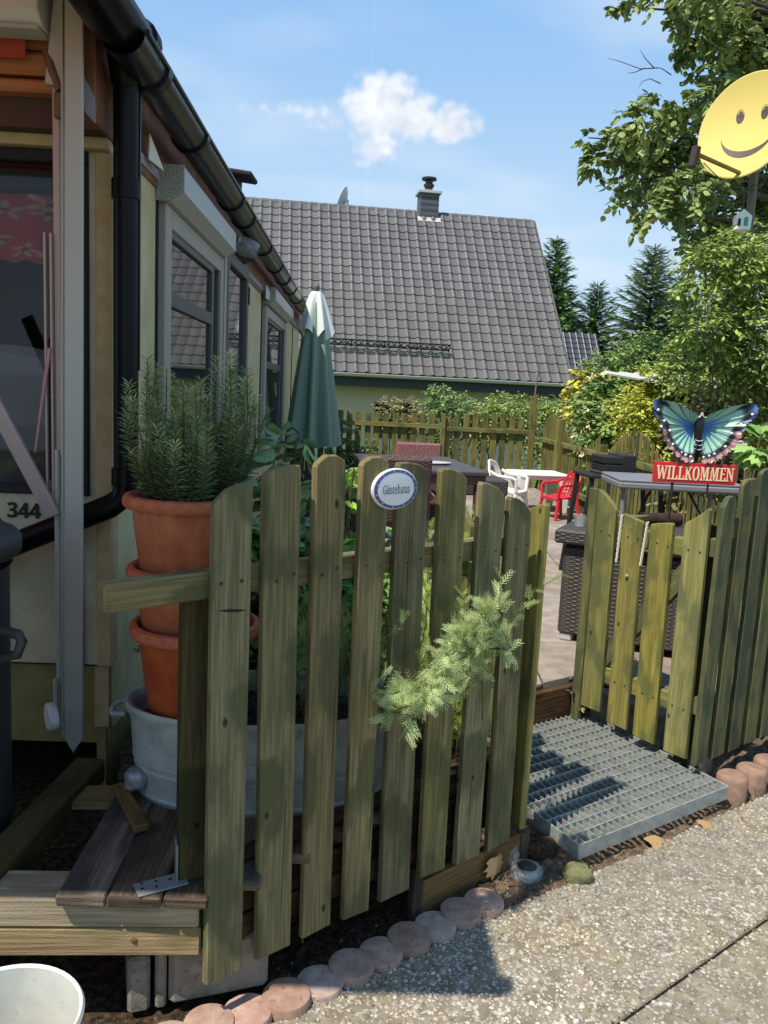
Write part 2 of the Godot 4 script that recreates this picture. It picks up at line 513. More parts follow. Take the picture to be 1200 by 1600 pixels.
func weave(a: Color, b: Color) -> StandardMaterial3D:
	var n := 64
	var alb := PackedByteArray()
	var hgt := PackedByteArray()
	alb.resize(n * n * 3)
	hgt.resize(n * n)
	var r := RandomNumberGenerator.new()
	r.seed = 5
	for y in n:
		for x in n:
			var cx := x / 16
			var cy := y / 8
			var over := (cx + cy) % 2 == 0
			var fx := (x % 16) / 15.0
			var fy := (y % 8) / 7.0
			var hh := (sin(fx * PI) * 0.75 + 0.25 if over else 0.35 * absf(cos(fx * PI))) * (0.3 + 0.7 * sin(fy * PI))
			var c := a.lerp(b, clampf(hh * 0.9 + r.randf() * 0.15, 0, 1))
			var i := y * n + x
			alb[i * 3] = int(c.r * 255)
			alb[i * 3 + 1] = int(c.g * 255)
			alb[i * 3 + 2] = int(c.b * 255)
			hgt[i] = int(clampf(hh, 0, 1) * 255)
	return pm(hx("ffffff"), 0.6, {"t": [tex_from(alb, n, n, true), tex_from(hgt, n, n, false)], "bump": 0.4, "sc": Vector3(12, 12, 12), "tri": true})

func curtain() -> StandardMaterial3D:
	var w := 256
	var h := 128
	var alb := PackedByteArray()
	alb.resize(w * h * 3)
	var r := RandomNumberGenerator.new()
	r.seed = 9
	var fl := []
	for i in 22: fl.append([Vector2(r.randf() * w, r.randf_range(8, h - 8)), r.randf_range(12, 24), r.randf() * TAU, r.randf()])
	var base := hx("b03a34")
	for y in h:
		for x in w:
			var c := base
			for f in fl:
				var d: Vector2 = Vector2(x, y) - f[0]
				var rad: float = f[1] * (0.62 + 0.38 * cos(5.0 * (d.angle() + f[2])))
				var l := d.length()
				if l < rad:
					c = hx("e09a90").lerp(hx("a89a8c"), f[3])
					if l < 4.0: c = hx("7a3a36")
					elif l > rad - 1.6: c = c * 0.75
			var i := (y * w + x) * 3
			alb[i] = int(clampf(c.r, 0, 1) * 255)
			alb[i + 1] = int(clampf(c.g, 0, 1) * 255)
			alb[i + 2] = int(clampf(c.b, 0, 1) * 255)
	var t := tex_from(alb, w, h, true)
	return pm(hx("ffffff"), 0.9, {"t": [t, t], "back": Color(0.2, 0.2, 0.2)})

# ---------------------------------------------------------------- leaves
# half outline of a leaf as (x, y) pairs from stalk to tip, folded along its rib and bent back
func leaf_mesh(half: Array, fold := 0.35, bend := 0.15) -> ArrayMesh:
	var b := MB.new()
	var p := P2(half)
	var up := Vector3(0, 0, 1)
	for s in [-1.0, 1.0]:
		for i in p.size() - 1:
			var q := []
			for e in [p[i], p[i + 1]]:
				q.append(Vector3(0, e.y, -bend * e.y * e.y))
				q.append(Vector3(e.x * s, e.y, -absf(e.x) * fold - bend * e.y * e.y))
			var nn := Vector3(s * fold, 0.1, 1).normalized()
			if p[i].x > 0.001: b.tri(q[0], q[1], q[3], up, nn, nn)
			if p[i + 1].x > 0.001: b.tri(q[0], q[3], q[2], up, nn, up)
			elif p[i].x > 0.001: b.tri(q[0], q[1], q[2], up, nn, up)
	return b.mesh()

func leaf_xf(p: Vector3, dir: Vector3, up: Vector3, s: float) -> Transform3D:
	var y := dir.normalized()
	var x := y.cross(up)
	if x.length() < 0.01: x = y.cross(Vector3(1, 0, 0.3))
	x = x.normalized()
	return Transform3D(Basis(x * s, y * s, x.cross(y) * s), p)

func rv() -> Vector3:
	return Vector3(rng.randfn(), rng.randfn(), rng.randfn()).normalized()

class Leaves:
	var x: Array[Transform3D] = []
	var c := PackedColorArray()

	func add(t: Transform3D, col: Color) -> void:
		x.append(t)
		c.append(col)

func leaves(called: String, l: Leaves, mesh: Mesh, mat: Material, parent: Node) -> void:
	var mm := MultiMesh.new()
	mm.transform_format = MultiMesh.TRANSFORM_3D
	mm.use_colors = true
	mm.mesh = mesh
	mm.instance_count = l.x.size()
	for i in l.x.size():
		mm.set_instance_transform(i, l.x[i])
		mm.set_instance_color(i, l.c[i])
	var o := MultiMeshInstance3D.new()
	o.name = called
	o.multimesh = mm
	o.material_override = mat
	parent.add_child(o, true)
	o.set_meta("kind", "stuff")

func lc(a: Color, b: Color, t: float, v := 0.25) -> Color:
	var c := a.lerp(b, t)
	var k := 1.0 + rng.randf_range(-v, v)
	return Color(c.r * k, c.g * k, c.b * k)

# twigs with leaves through one clump
func clump(l: Leaves, wood_b: MB, mid: Vector3, r: Vector3, twigs: int, per: int, size: float, a: Color, b: Color, droop := 0.35, tr := 0.004) -> void:
	for i in twigs:
		var d := rv()
		d.y *= 0.9
		var rad := 0.35 + 0.65 * pow(rng.randf(), 0.45)
		var p0 := mid + d * r * (rad * 0.55)
		var dir := (d + rv() * 0.6 + Vector3(0, 0.15, 0)).normalized()
		var ln := (r.x + r.y + r.z) / 3.0 * rng.randf_range(0.4, 0.75)
		var shade := rng.randf()
		var last := p0
		for k in per:
			var t := (k + 0.5) / per
			var p := p0 + dir * ln * t + Vector3(0, -droop * ln * t * t, 0)
			var side := dir.cross(Vector3.UP).normalized() * (1.0 if k % 2 == 0 else -1.0)
			var ld := (dir * 0.5 + side * 0.8 + rv() * 0.5 + Vector3(0, -droop, 0)).normalized()
			l.add(leaf_xf(p + ld * size * 0.2, ld, Vector3.UP + rv() * 0.5, size * rng.randf_range(0.65, 1.15)), lc(a, b, clampf(shade * 0.6 + rng.randf() * 0.4, 0, 1)))
			last = p
		if wood_b and i % 3 == 0: wood_b.tube([p0, (p0 + last) * 0.5 + Vector3(0, ln * droop * 0.1, 0), last], tr, tr * 0.4, 4, false)

# a shrub: stems from its foot to its clumps
func shrub(called: String, label: String, cat: String, foot: Vector3, clumps: Array, size: float, dens: float, a: Color, b: Color, mesh: Mesh, group := "", mat: Material = null) -> Node3D:
	var o := thing(called, label, cat, foot, 0.0, group)
	var l := Leaves.new()
	var w := MB.new()
	for c in clumps:
		var mid := Vector3(c[0], c[1], c[2]) - foot
		var r := Vector3(c[3], c[3] * (c[4] if c.size() > 4 else 1.0), c[3])
		var k := int(dens * c[3] * c[3] * (c[4] if c.size() > 4 else 1.0) / (size * size) / 9.0)
		clump(l, w, mid, r, k, 9, size, a, b, 0.3, 0.003)
		var base := Vector3(rng.randf_range(-0.12, 0.12), 0, rng.randf_range(-0.08, 0.08))
		w.tube([base, base.lerp(mid, 0.5) + Vector3(0, mid.y * 0.1, 0), mid], 0.012, 0.004, 5, false)
	part("stem", w, M.stem, o)
	leaves("foliage", l, mesh, mat if mat else M.leaf, o)
	return o

# a spruce: trunk, whorls of drooping boughs, each set with sprays
func spruce(foot: Vector3, h: float, rad: float, label: String, sprays: int, a: Color, b: Color) -> void:
	var o := thing("spruce_tree", label, "spruce tree", foot, 0.0, "spruces beyond the houses")
	var w := MB.new()
	w.tube([Vector3.ZERO, Vector3(0, h * 0.5, 0), Vector3(0, h, 0)], h * 0.018, 0.015, 7)
	var l := Leaves.new()
	var n_b := int(h * 24.0)
	for i in n_b:
		var t := pow(float(i) / n_b, 0.85)
		var y := h * (0.05 + 0.93 * t)
		var ln := rad * pow(1.0 - t, 0.75) * rng.randf_range(0.6, 1.12) + 0.12
		var an := i * 2.4 + rng.randf() * 0.8
		var d := Vector3(cos(an), 0, sin(an))
		var rise := lerpf(-0.15, 0.75, t)
		var tip := Vector3(0, y, 0) + d * ln + Vector3(0, ln * rise - ln * 0.12, 0)
		var m := Vector3(0, y, 0) + d * ln * 0.5 + Vector3(0, ln * rise * 0.35, 0)
		w.tube([Vector3(0, y, 0), m, tip], 0.02 * (1.2 - t), 0.006, 4, false)
		var k := maxi(6, int(sprays * 1.6 * ln))
		var shade := rng.randf()
		for j in k:
			var u := (j + rng.randf()) / k
			var p := Vector3(0, y, 0).lerp(m, u * 2.0) if u < 0.5 else m.lerp(tip, u * 2.0 - 1.0)
			var side := d.cross(Vector3.UP) * (1.0 if j % 2 == 0 else -1.0)
			var ld := (d * 0.75 + side * 0.75 * (1.15 - u) + Vector3(0, rng.randf_range(-0.5, 0.12) + rise * 0.4, 0) + rv() * 0.2).normalized()
			l.add(leaf_xf(p, ld, Vector3.UP + rv() * 0.4, rng.randf_range(0.32, 0.6) * (0.5 + 0.5 * (1.0 - t))), lc(a, b, clampf(shade * 0.5 + u * 0.5, 0, 1)))
	part("trunk", w, M.bark, o)
	leaves("crown", l, spray_mesh, M.needle, o)

var spray_mesh: Mesh
var broad: Mesh
var oval: Mesh
var lime: Mesh
var needle: Mesh
var feather: Mesh
var palm: Mesh

func make_leaf_meshes() -> void:
	oval = leaf_mesh([0.0, 0.0, 0.2, 0.25, 0.24, 0.5, 0.14, 0.8, 0.0, 1.0], 0.4, 0.2)
	broad = leaf_mesh([0.0, 0.0, 0.32, 0.18, 0.4, 0.45, 0.22, 0.8, 0.0, 1.05], 0.35, 0.25)
	lime = leaf_mesh([0.0, 0.0, 0.25, -0.08, 0.44, 0.15, 0.46, 0.4, 0.3, 0.72, 0.08, 0.95, 0.0, 1.1], 0.3, 0.25)
	palm = leaf_mesh([0.0, 0.0, 0.3, -0.12, 0.5, 0.05, 0.38, 0.18, 0.62, 0.42, 0.4, 0.45, 0.42, 0.75, 0.2, 0.7, 0.0, 1.05], 0.25, 0.3)
	needle = leaf_mesh([0.0, 0.0, 0.055, 0.3, 0.05, 0.75, 0.0, 1.0], 0.9, 0.35)
	# a flat spray of needles: a rib with teeth both sides
	var b := MB.new()
	var up := Vector3(0, 0, 1)
	for i in 7:
		var y := 0.05 + i * 0.14
		var r := 0.3 * (1.0 - 0.6 * i / 7.0)
		for s in [-1.0, 1.0]:
			b.tri(Vector3(0, y - 0.05, 0), Vector3(s * r, y + 0.2, -0.1 * r), Vector3(0, y + 0.1, 0), up, Vector3(s * 0.4, 0, 1), up)
	b.tri(Vector3(-0.05, 0.85, 0), Vector3(0, 1.15, 0), Vector3(0.05, 0.85, 0), up, up, up)
	spray_mesh = b.mesh()
	# a thread-leaved sprig of southernwood
	b = MB.new()
	for i in 9:
		var y := 0.12 + i * 0.1
		var r := 0.34 - 0.022 * i
		for s in [-1.0, 1.0]:
			var z := 0.1 * (1.0 if i % 2 == 0 else -1.0)
			var tip := Vector3(s * r, y + 0.26, z)
			var w := Vector3(0, 0.023, 0)
			b.tri(Vector3(0, y, 0) - w, tip, Vector3(0, y, 0) + w, up, up, up)
			var m := Vector3(s * r * 0.5, y + 0.13, z * 0.5)
			b.tri(m - w, m + Vector3(s * r * 0.25, 0.2, 0.08), m + w, up, up, up)
			b.tri(m - w, m + Vector3(s * r * 0.5, 0.02, -0.08), m + w, up, up, up)
	b.tri(Vector3(-0.02, 0, 0), Vector3(0, 1.12, 0), Vector3(0.02, 0, 0), up, up, up)
	b.tri(Vector3(0, 0, -0.02), Vector3(0, 1.12, 0), Vector3(0, 0, 0.02), Vector3(1, 0, 0), Vector3(1, 0, 0), Vector3(1, 0, 0))
	feather = b.mesh()

# ---------------------------------------------------------------- fences
# one picket: s0..s1 along the fence, heights of its top from left to right, foot at y0
func picket(o: Node3D, s0: float, s1: float, tops: Array, y0: float, mat: Material, lean := 0.0, t := 0.02, called := "picket") -> void:
	var a := PackedVector2Array()
	var mid := (s0 + s1) * 0.5
	var n := tops.size()
	a.append(Vector2(s0 - mid, y0 + rng.randf_range(-0.004, 0.004)))
	a.append(Vector2(s1 - mid, y0 + rng.randf_range(-0.004, 0.004)))
	var r := minf(0.012, (s1 - s0) * 0.15)
	for i in range(n - 1, -1, -1):
		var x := lerpf(s0, s1, float(i) / (n - 1)) - mid
		if i == n - 1:
			a.append(Vector2(x, tops[i] - r))
			a.append(Vector2(x - r * 0.4, tops[i] - r * 0.25))
		elif i == 0:
			a.append(Vector2(x + r * 0.4, tops[i] - r * 0.25))
			a.append(Vector2(x, tops[i] - r))
		else: a.append(Vector2(x, tops[i]))
	var b := MB.new()
	b.prism(a, t, Transform3D(Basis(Vector3.BACK, -lean), Vector3(mid + lean * y0, 0, -t * 0.5)), minf(0.003, t * 0.2), Vector2(rng.randf(), rng.randf()))
	part(called, b, mat, o)

func screws(o: Node3D, spots: Array) -> void:
	var b := MB.new()
	for s in spots: b.lathe([Vector2(0, 0.0025), Vector2(0.003, 0.0025), Vector2(0.0045, 0.0)], 8, Transform3D(Basis(Vector3.RIGHT, PI / 2), Vector3(s[0], s[1], 0.0)))
	part("screws", b, M.rust, o).set_meta("kind", "stuff")

# even boards under a wavy top between s = 0 and L, in the plane of the thing
func board_panel(o: Node3D, L: float, w: float, gap: float, y0: float, top: Callable, mats: Array, rails: Array, rail_front := true, t := 0.018) -> void:
	var n := int(L / (w + gap))
	for i in n:
		var s0 := i * (w + gap)
		var a: float = top.call(s0 / L)
		var b: float = top.call((s0 + w) / L)
		picket(o, s0, s0 + w, [a + rng.randf_range(-0.006, 0.006), b + rng.randf_range(-0.006, 0.006)], y0, mats[rng.randi() % mats.size()], rng.randf_range(-0.006, 0.006), t, "board")
	for y in rails:
		part("rail", bx(Vector3(L * 0.5, y, 0.019 if rail_front else -t - 0.019), Vector3(L, 0.06, 0.034), 0.004), mats[0], o)

# ---------------------------------------------------------------- sky
func sky_panorama() -> ImageTexture:
	var w := 768
	var h := 384
	var im := Image.create(w, h, false, Image.FORMAT_RGBF)
	var f := FastNoiseLite.new()
	f.seed = 4
	f.frequency = 1.0
	f.fractal_octaves = 4
	var zen := Color(0.1, 0.225, 0.47)
	var mid := Color(0.2, 0.375, 0.62)
	var hor := Color(0.46, 0.585, 0.7)
	for y in h:
		var el := PI / 2 - (y + 0.5) / h * PI
		var base: Color
		if el < 0.0: base = Color(0.3, 0.33, 0.33)
		else:
			var t := el / (PI / 2)
			base = hor.lerp(mid, smoothstep(0.0, 0.3, t)).lerp(zen, smoothstep(0.25, 0.85, t))
		for x in w:
			var c := base
			if el > 0.03:
				var az := (x + 0.5) / w * TAU
				var d := Vector3(sin(az) * cos(el), sin(el), -cos(az) * cos(el))
				var q := f.get_noise_3d(d.x * 0.9 / (d.y + 0.25) + d.z * 0.5, d.z * 2.0 / (d.y + 0.25), 3.0)
				var k := smoothstep(-0.05, 0.6, q) * 0.36
				c = c.lerp(Color(0.6, 0.65, 0.71), k)
			im.set_pixel(x, y, c)
	im.resize(3072, 1536, Image.INTERPOLATE_CUBIC)
	# the one small fair-weather cloud over the house
	var g := FastNoiseLite.new()
	g.seed = 12
	g.frequency = 0.36
	g.fractal_octaves = 5
	g.fractal_gain = 0.55
	var caz := deg_to_rad(1.4)
	var cel := deg_to_rad(17.2)
	for yy in range(-150, 151):
		for xx in range(-190, 191):
			var px := int(caz / TAU * 3072.0) + xx
			var py := int((0.5 - cel / PI) * 1536.0) + yy
			var dx := xx / 3072.0 * 360.0 * cos(cel)
			var dy := -yy / 1536.0 * 180.0
			# main heap, flat below, and a trailing wisp to the left
			var n := g.get_noise_2d(dx * 1.0, dy * 1.15)
			var n2 := g.get_noise_2d(dx * 3.1 + 40.0, dy * 3.1)
			var v := -1.0
			for e in [[-0.7, 0.5, 3.0, 2.5], [1.2, 0.2, 2.6, 1.7], [3.9, 0.0, 2.2, 1.35], [-3.3, 0.0, 2.2, 1.0], [-1.2, -1.7, 2.6, 1.2], [0.3, 1.6, 1.6, 1.4], [-6.4, 0.3, 2.8, 0.6]]:
				var q := Vector2((dx - e[0]) / e[2], (dy - e[1]) / e[3]).length()
				v = maxf(v, (1.0 - q) * (0.5 if e[0] < -3.0 or e[1] < -1.5 else 1.25))
			var a := smoothstep(-0.02, 0.72, v + n * 0.55 + n2 * 0.2) * smoothstep(-0.35, 0.2, v)
			var lit := clampf(0.66 + dy * 0.1 + n * 0.55 + n2 * 0.3 - dx * 0.02, 0.0, 1.0)
			var wx := posmod(px, 3072)
			var c := im.get_pixel(wx, py)
			im.set_pixel(wx, py, c.lerp(Color(0.42, 0.48, 0.57).lerp(Color(0.7, 0.71, 0.73), lit), a * 0.93))
	return ImageTexture.create_from_image(im)

func setup() -> void:
	var cam := Camera3D.new()
	cam.name = "camera"
	cam.fov = 64.01
	cam.near = 0.05
	cam.far = 600.0
	cam.transform = Transform3D(Basis(Vector3.UP, deg_to_rad(-2.25)) * Basis(Vector3.RIGHT, deg_to_rad(-8.3)) * Basis(Vector3.BACK, deg_to_rad(2.75)), Vector3(0, 1.42, 0))
	add_child(cam)
	cam.current = true
	var env := Environment.new()
	env.background_mode = Environment.BG_SKY
	var sk := Sky.new()
	var pan := PanoramaSkyMaterial.new()
	pan.panorama = sky_panorama()
	pan.energy_multiplier = 1.0
	sk.sky_material = pan
	env.sky = sk
	env.tonemap_mode = Environment.TONE_MAPPER_LINEAR
	env.tonemap_exposure = 1.45
	env.sdfgi_enabled = true
	env.ssao_enabled = true
	env.ssil_enabled = true
	var we := WorldEnvironment.new()
	we.name = "world"
	we.environment = env
	add_child(we)
	var sun := DirectionalLight3D.new()
	sun.name = "sun"
	sun.light_energy = 1.25
	sun.light_color = Color(1.0, 0.965, 0.91)
	sun.light_angular_distance = 0.5
	sun.shadow_enabled = true
	sun.basis = Basis.looking_at(Vector3(0.43, -1.0, -0.37), Vector3.UP)
	add_child(sun)

# ---------------------------------------------------------------- the ground
const EDGE := [[-0.9, -1.2], [-0.46, -1.5], [-0.1, -1.69], [0.2, -1.9], [0.42, -2.07], [0.75, -2.27], [1.42, -2.72], [1.85, -3.0], [9.0, -8.2]]
const J0 := Vector2(0.62, -1.66)
const JD := Vector2(0.811, -0.585)

func flat(poly: PackedVector2Array, top: float, d: float, ch := 0.0, uo := Vector2.ZERO) -> MB:
	# outline in (x, z)
	var q := PackedVector2Array()
	for p in poly: q.append(Vector2(p.x, -p.y))
	var b := MB.new()
	b.prism(q, d, Transform3D(Basis(Vector3.RIGHT, -PI / 2), Vector3(0, top - d * 0.5, 0)), ch, uo)
	return b

func ground() -> void:
	var b := MB.new()
	var up := Vector3.UP
	for s in [[20.0, -0.08, -13.0, -0.08], [-13.0, -0.08, -17.0, -0.6], [-17.0, -0.6, -300.0, -0.6]]:
		b.quad(Vector3(-200, s[1], s[0]), Vector3(200, s[1], s[0]), Vector3(200, s[3], s[2]), Vector3(-200, s[3], s[2]), up)
	struct("ground", b, M.grass)
	var soil := flat(P2([-4, -1.0, 9.5, -1.0, 9.5, -9.0, 3.2, -11.2, -4, -11.2]), -0.03, 0.04)
	struct("soil", soil, M.soil)
	# the soil between drive and gate, a lumpy strip
	var f := FastNoiseLite.new()
	f.seed = 3
	f.frequency = 6.0
	var lump := MB.new()
	lump.surf(func(u: float, v: float) -> Vector3:
		var x := lerpf(-0.5, 0.47, u)
		var z := lerpf(-1.45, -2.0, v) - 0.69 * (x + 0.4)
		return Vector3(x, -0.012 + 0.022 * f.get_noise_2d(x, z) + 0.014 * f.get_noise_2d(x * 4.0, z * 4.0) + 0.02 * v - (0.05 if x < 0.3 else 0.0) * v, z), 60, 26, up)
	struct("soil", lump, M.soil)
	lump = MB.new()
	lump.surf(func(u: float, v: float) -> Vector3:
		var x := lerpf(0.47, 2.6, u)
		var z := lerpf(-1.45, -2.0, v) - 0.69 * (x + 0.4)
		return Vector3(x, -0.01 + 0.024 * f.get_noise_2d(x, z) + 0.018 * f.get_noise_2d(x * 4.0, z * 4.0) + 0.02 * v, z), 90, 30, up)
	struct("soil", lump, M.dirt)
	# exposed-aggregate drive in two slabs with an open joint
	var a := PackedVector2Array()
	for e in EDGE: a.append(Vector2(e[0], e[1]))
	a.append(J0 + JD * 11.0 + Vector2(0.005, 0))
	a.append(J0 - JD * 2.2)
	a.append(Vector2(-1.4, -1.0))
	struct("driveway", flat(a, 0.0, 0.06, 0.004), M.matrix)
	var off := Vector2(0.0045, 0.0065)
	var c := PackedVector2Array([J0 + JD * 11.0 + off, J0 - JD * 2.2 + off, Vector2(-3, 0.2), Vector2(-3, 6), Vector2(12, 6), Vector2(12, -8)])
	struct("driveway", flat(c, 0.001, 0.06, 0.004), M.matrix)
	# its pebbles
	var peb := MB.new()
	peb.lathe([Vector2(0.0, 0.62), Vector2(0.5, 0.5), Vector2(0.86, 0.2), Vector2(1.0, -0.1), Vector2(0.9, -0.4)], 7)
	var pm_ := peb.mesh()
	var sn := FastNoiseLite.new()
	sn.seed = 31
	sn.frequency = 1.1
	sn.fractal_octaves = 4
	var stain := func(x: float, z: float) -> Color:
		var q := sn.get_noise_2d(x, z)
		var k := 1.0 + 0.42 * q
		var yel := smoothstep(0.1, 0.4, sn.get_noise_2d(x * 2.0 + 9.0, z * 2.0))
		return Color(k, k * (1.0 - 0.02 * yel), k * (1.0 - 0.15 * yel))
	var l := Leaves.new()
	var pal := [Color(0.34, 0.3, 0.245), Color(0.29, 0.26, 0.22), Color(0.42, 0.385, 0.33), Color(0.24, 0.215, 0.185), Color(0.37, 0.32, 0.25), Color(0.48, 0.45, 0.4), Color(0.31, 0.27, 0.215), Color(0.2, 0.185, 0.165)]
	for i in 105000:
		var x := rng.randf_range(-0.62, 2.6)
		var z := rng.randf_range(-3.5, -1.25)
		if x > 1.3 and z > -1.7: continue
		var p := Vector2(x, z)
		if absf((p - J0 - off * 0.5).cross(JD)) < 0.007: continue
		if not (Geometry2D.is_point_in_polygon(p, a) or Geometry2D.is_point_in_polygon(p, c)): continue
		var s := 0.002 + 0.004 * pow(rng.randf(), 2.0)
		if rng.randf() < 0.05: s *= 1.6
		var bs := Basis(Vector3.UP, rng.randf() * TAU) * Basis(Vector3.RIGHT, rng.randf_range(-0.25, 0.25))
		l.add(Transform3D(bs.scaled_local(Vector3(s * rng.randf_range(0.9, 1.6), s * rng.randf_range(0.45, 0.8), s)), Vector3(x, rng.randf_range(-0.0008, 0.0012), z)), lc(pal[rng.randi() % 8], pal[rng.randi() % 8], rng.randf() * 0.5, 0.2) * stain.call(x, z))
	var o := Node3D.new()
	o.name = "driveway_pebbles"
	add_child(o)
	o.set_meta("kind", "stuff")
	leaves("pebble", l, pm_, M.pebble, o)
	# crumbs of leaf and earth where the drive meets the soil
	var cr := Leaves.new()
	for i in 2600:
		var t := rng.randf() * 7.0
		var k := int(t)
		var e0 := Vector2(EDGE[k][0], EDGE[k][1])
		var e1 := Vector2(EDGE[k + 1][0], EDGE[k + 1][1])
		if k == 7: e1 = e0.lerp(e1, 0.1)
		var q := e0.lerp(e1, t - k) + Vector2(-0.5, -0.8) * rng.randfn() * 0.05 + Vector2(-0.02, -0.03)
		if k < 2: continue
		if i % 6 == 0: q = J0 + off * 0.5 + JD * rng.randf_range(-1.5, 1.6) + Vector2(rng.randfn(), rng.randfn()) * 0.006
		var s := rng.randf_range(0.003, 0.011)
		cr.add(Transform3D(Basis(rv(), rng.randf() * TAU).scaled_local(Vector3(s, s, s * 1.6)), Vector3(q.x, 0.004 + rng.randf() * 0.006, q.y)), lc(Color(0.12, 0.08, 0.05), Color(0.34, 0.25, 0.16), rng.randf()))
	var o2 := Node3D.new()
	o2.name = "leaf_litter"
	add_child(o2)
	o2.set_meta("kind", "stuff")
	leaves("litter", cr, oval, M.crumb, o2)
	# a few dry leaves one can pick out
	for d in [[1.02, 0.012, -2.46, 0.075, "dry brown leaf lying at the front edge of the metal grating"], [1.24, 0.012, -2.58, 0.05, "small curled dry leaf on the drive near the right palisade stones"], [0.47, 0.07, -2.235, 0.07, "pale dry leaf stuck to the kerb board at the foot of the gate panel"]]:
		var m := MeshInstance3D.new()
		m.name = numbered("dry_leaf")
		m.mesh = palm
		m.material_override = M.dry
		m.transform = leaf_xf(Vector3(d[0], d[1], d[2]), Vector3(0.9, 0.1, -0.5) if d[1] < 0.05 else Vector3(0.1, -1, 0.1), Vector3(0.1, 1, 0.2) if d[1] < 0.05 else Vector3(0.6, 0.2, 0.8), d[3])
		add_child(m)
		tag(m, d[4], "leaf")
	# scalloped edging stones
	var i := 0
	for p in [[-0.35, -1.6], [-0.27, -1.645], [-0.19, -1.69], [-0.105, -1.735], [-0.03, -1.79], [0.045, -1.845], [0.12, -1.9], [0.195, -1.955], [0.27, -2.012], [0.345, -2.066], [0.418, -2.12]]:
		var where: String = ["hidden by the concrete block, first of the row", "nearest the concrete block, sunlit", "second sunlit one from the concrete block", "third from the concrete block, at the shadow's edge", "in shade under the second and third pickets", "in shade under the third picket", "in shade under the fourth picket", "in shade under the fifth picket", "in shade under the sixth picket", "half in shade, last but one before the round lamp", "sunlit, last of the row beside the round lamp"][i]
		var e := thing("edging_stone", "round reddish edging stone " + where, "edging stone", Vector3(p[0], 0, p[1]), rng.randf() * 3.0, "reddish edging stones along the gate")
		var eb := MB.new()
		eb.lathe([Vector2(0, 0.018), Vector2(0.049, 0.0175), Vector2(0.055, 0.0155), Vector2(0.0575, 0.01), Vector2(0.058, -0.05)], 30, at(Vector3(0, (0.0 if i % 2 == 0 else 0.006) + rng.randf_range(-0.002, 0.002), 0), 0, rng.randf_range(-0.03, 0.03)))
		part("stone", eb, M.paver[i % 4], e)
		i += 1
	i = 0
	for p in [[1.45, -2.82, 0.085], [1.56, -2.895, 0.08], [1.665, -2.97, 0.082], [1.77, -3.05, 0.08], [1.88, -3.12, 0.08]]:
		var e := thing("palisade_stone", ["round concrete palisade stone against the corner of the grating", "second round palisade stone from the grating", "third round palisade stone from the grating", "fourth round palisade stone from the grating", "palisade stone cut by the right edge of the picture"][i], "palisade stone", Vector3(p[0], 0, p[1]), rng.randf() * 3.0, "palisade stones along the right fence")
		var eb := MB.new()
		eb.lathe([Vector2(0, p[2]), Vector2(0.044, p[2] - 0.001), Vector2(0.052, p[2] - 0.006), Vector2(0.056, p[2] - 0.016), Vector2(0.057, -0.05)], 28)
		part("stone", eb, M.palisade, e)
		i += 1

func blocks_rock(called: String, label: String, cat: String, p: Vector3, s: Vector3, mat: Material, sd: int) -> void:
	var f := FastNoiseLite.new()
	f.seed = sd
	f.frequency = 1.1
	var b := MB.new()
	b.surf(func(u: float, v: float) -> Vector3:
		var a := u * TAU
		var e := (v - 0.5) * PI
		var d := Vector3(cos(a) * cos(e), sin(e), sin(a) * cos(e))
		d = d.sign() * Vector3(pow(absf(d.x), 0.7), pow(absf(d.y), 0.7), pow(absf(d.z), 0.7))
		return d * s * (1.0 + 0.28 * f.get_noise_3dv(d * 1.3)), 20, 12)
	for k in b.n.size():
		if b.n[k].dot(b.v[k]) < 0.0: b.n[k] = -b.n[k]
	b.ix = PackedInt32Array()
	for k in range(0, b.v.size(), 3):
		b.ix.append(k)
		if (b.v[k + 1] - b.v[k]).cross(b.v[k + 2] - b.v[k]).dot(b.n[k] + b.n[k + 1] + b.n[k + 2]) > 0.0: b.ix.append_array([k + 2, k + 1])
		else: b.ix.append_array([k + 1, k + 2])
	var o := thing(called, label, cat, p)
	part("stone", b, mat, o)

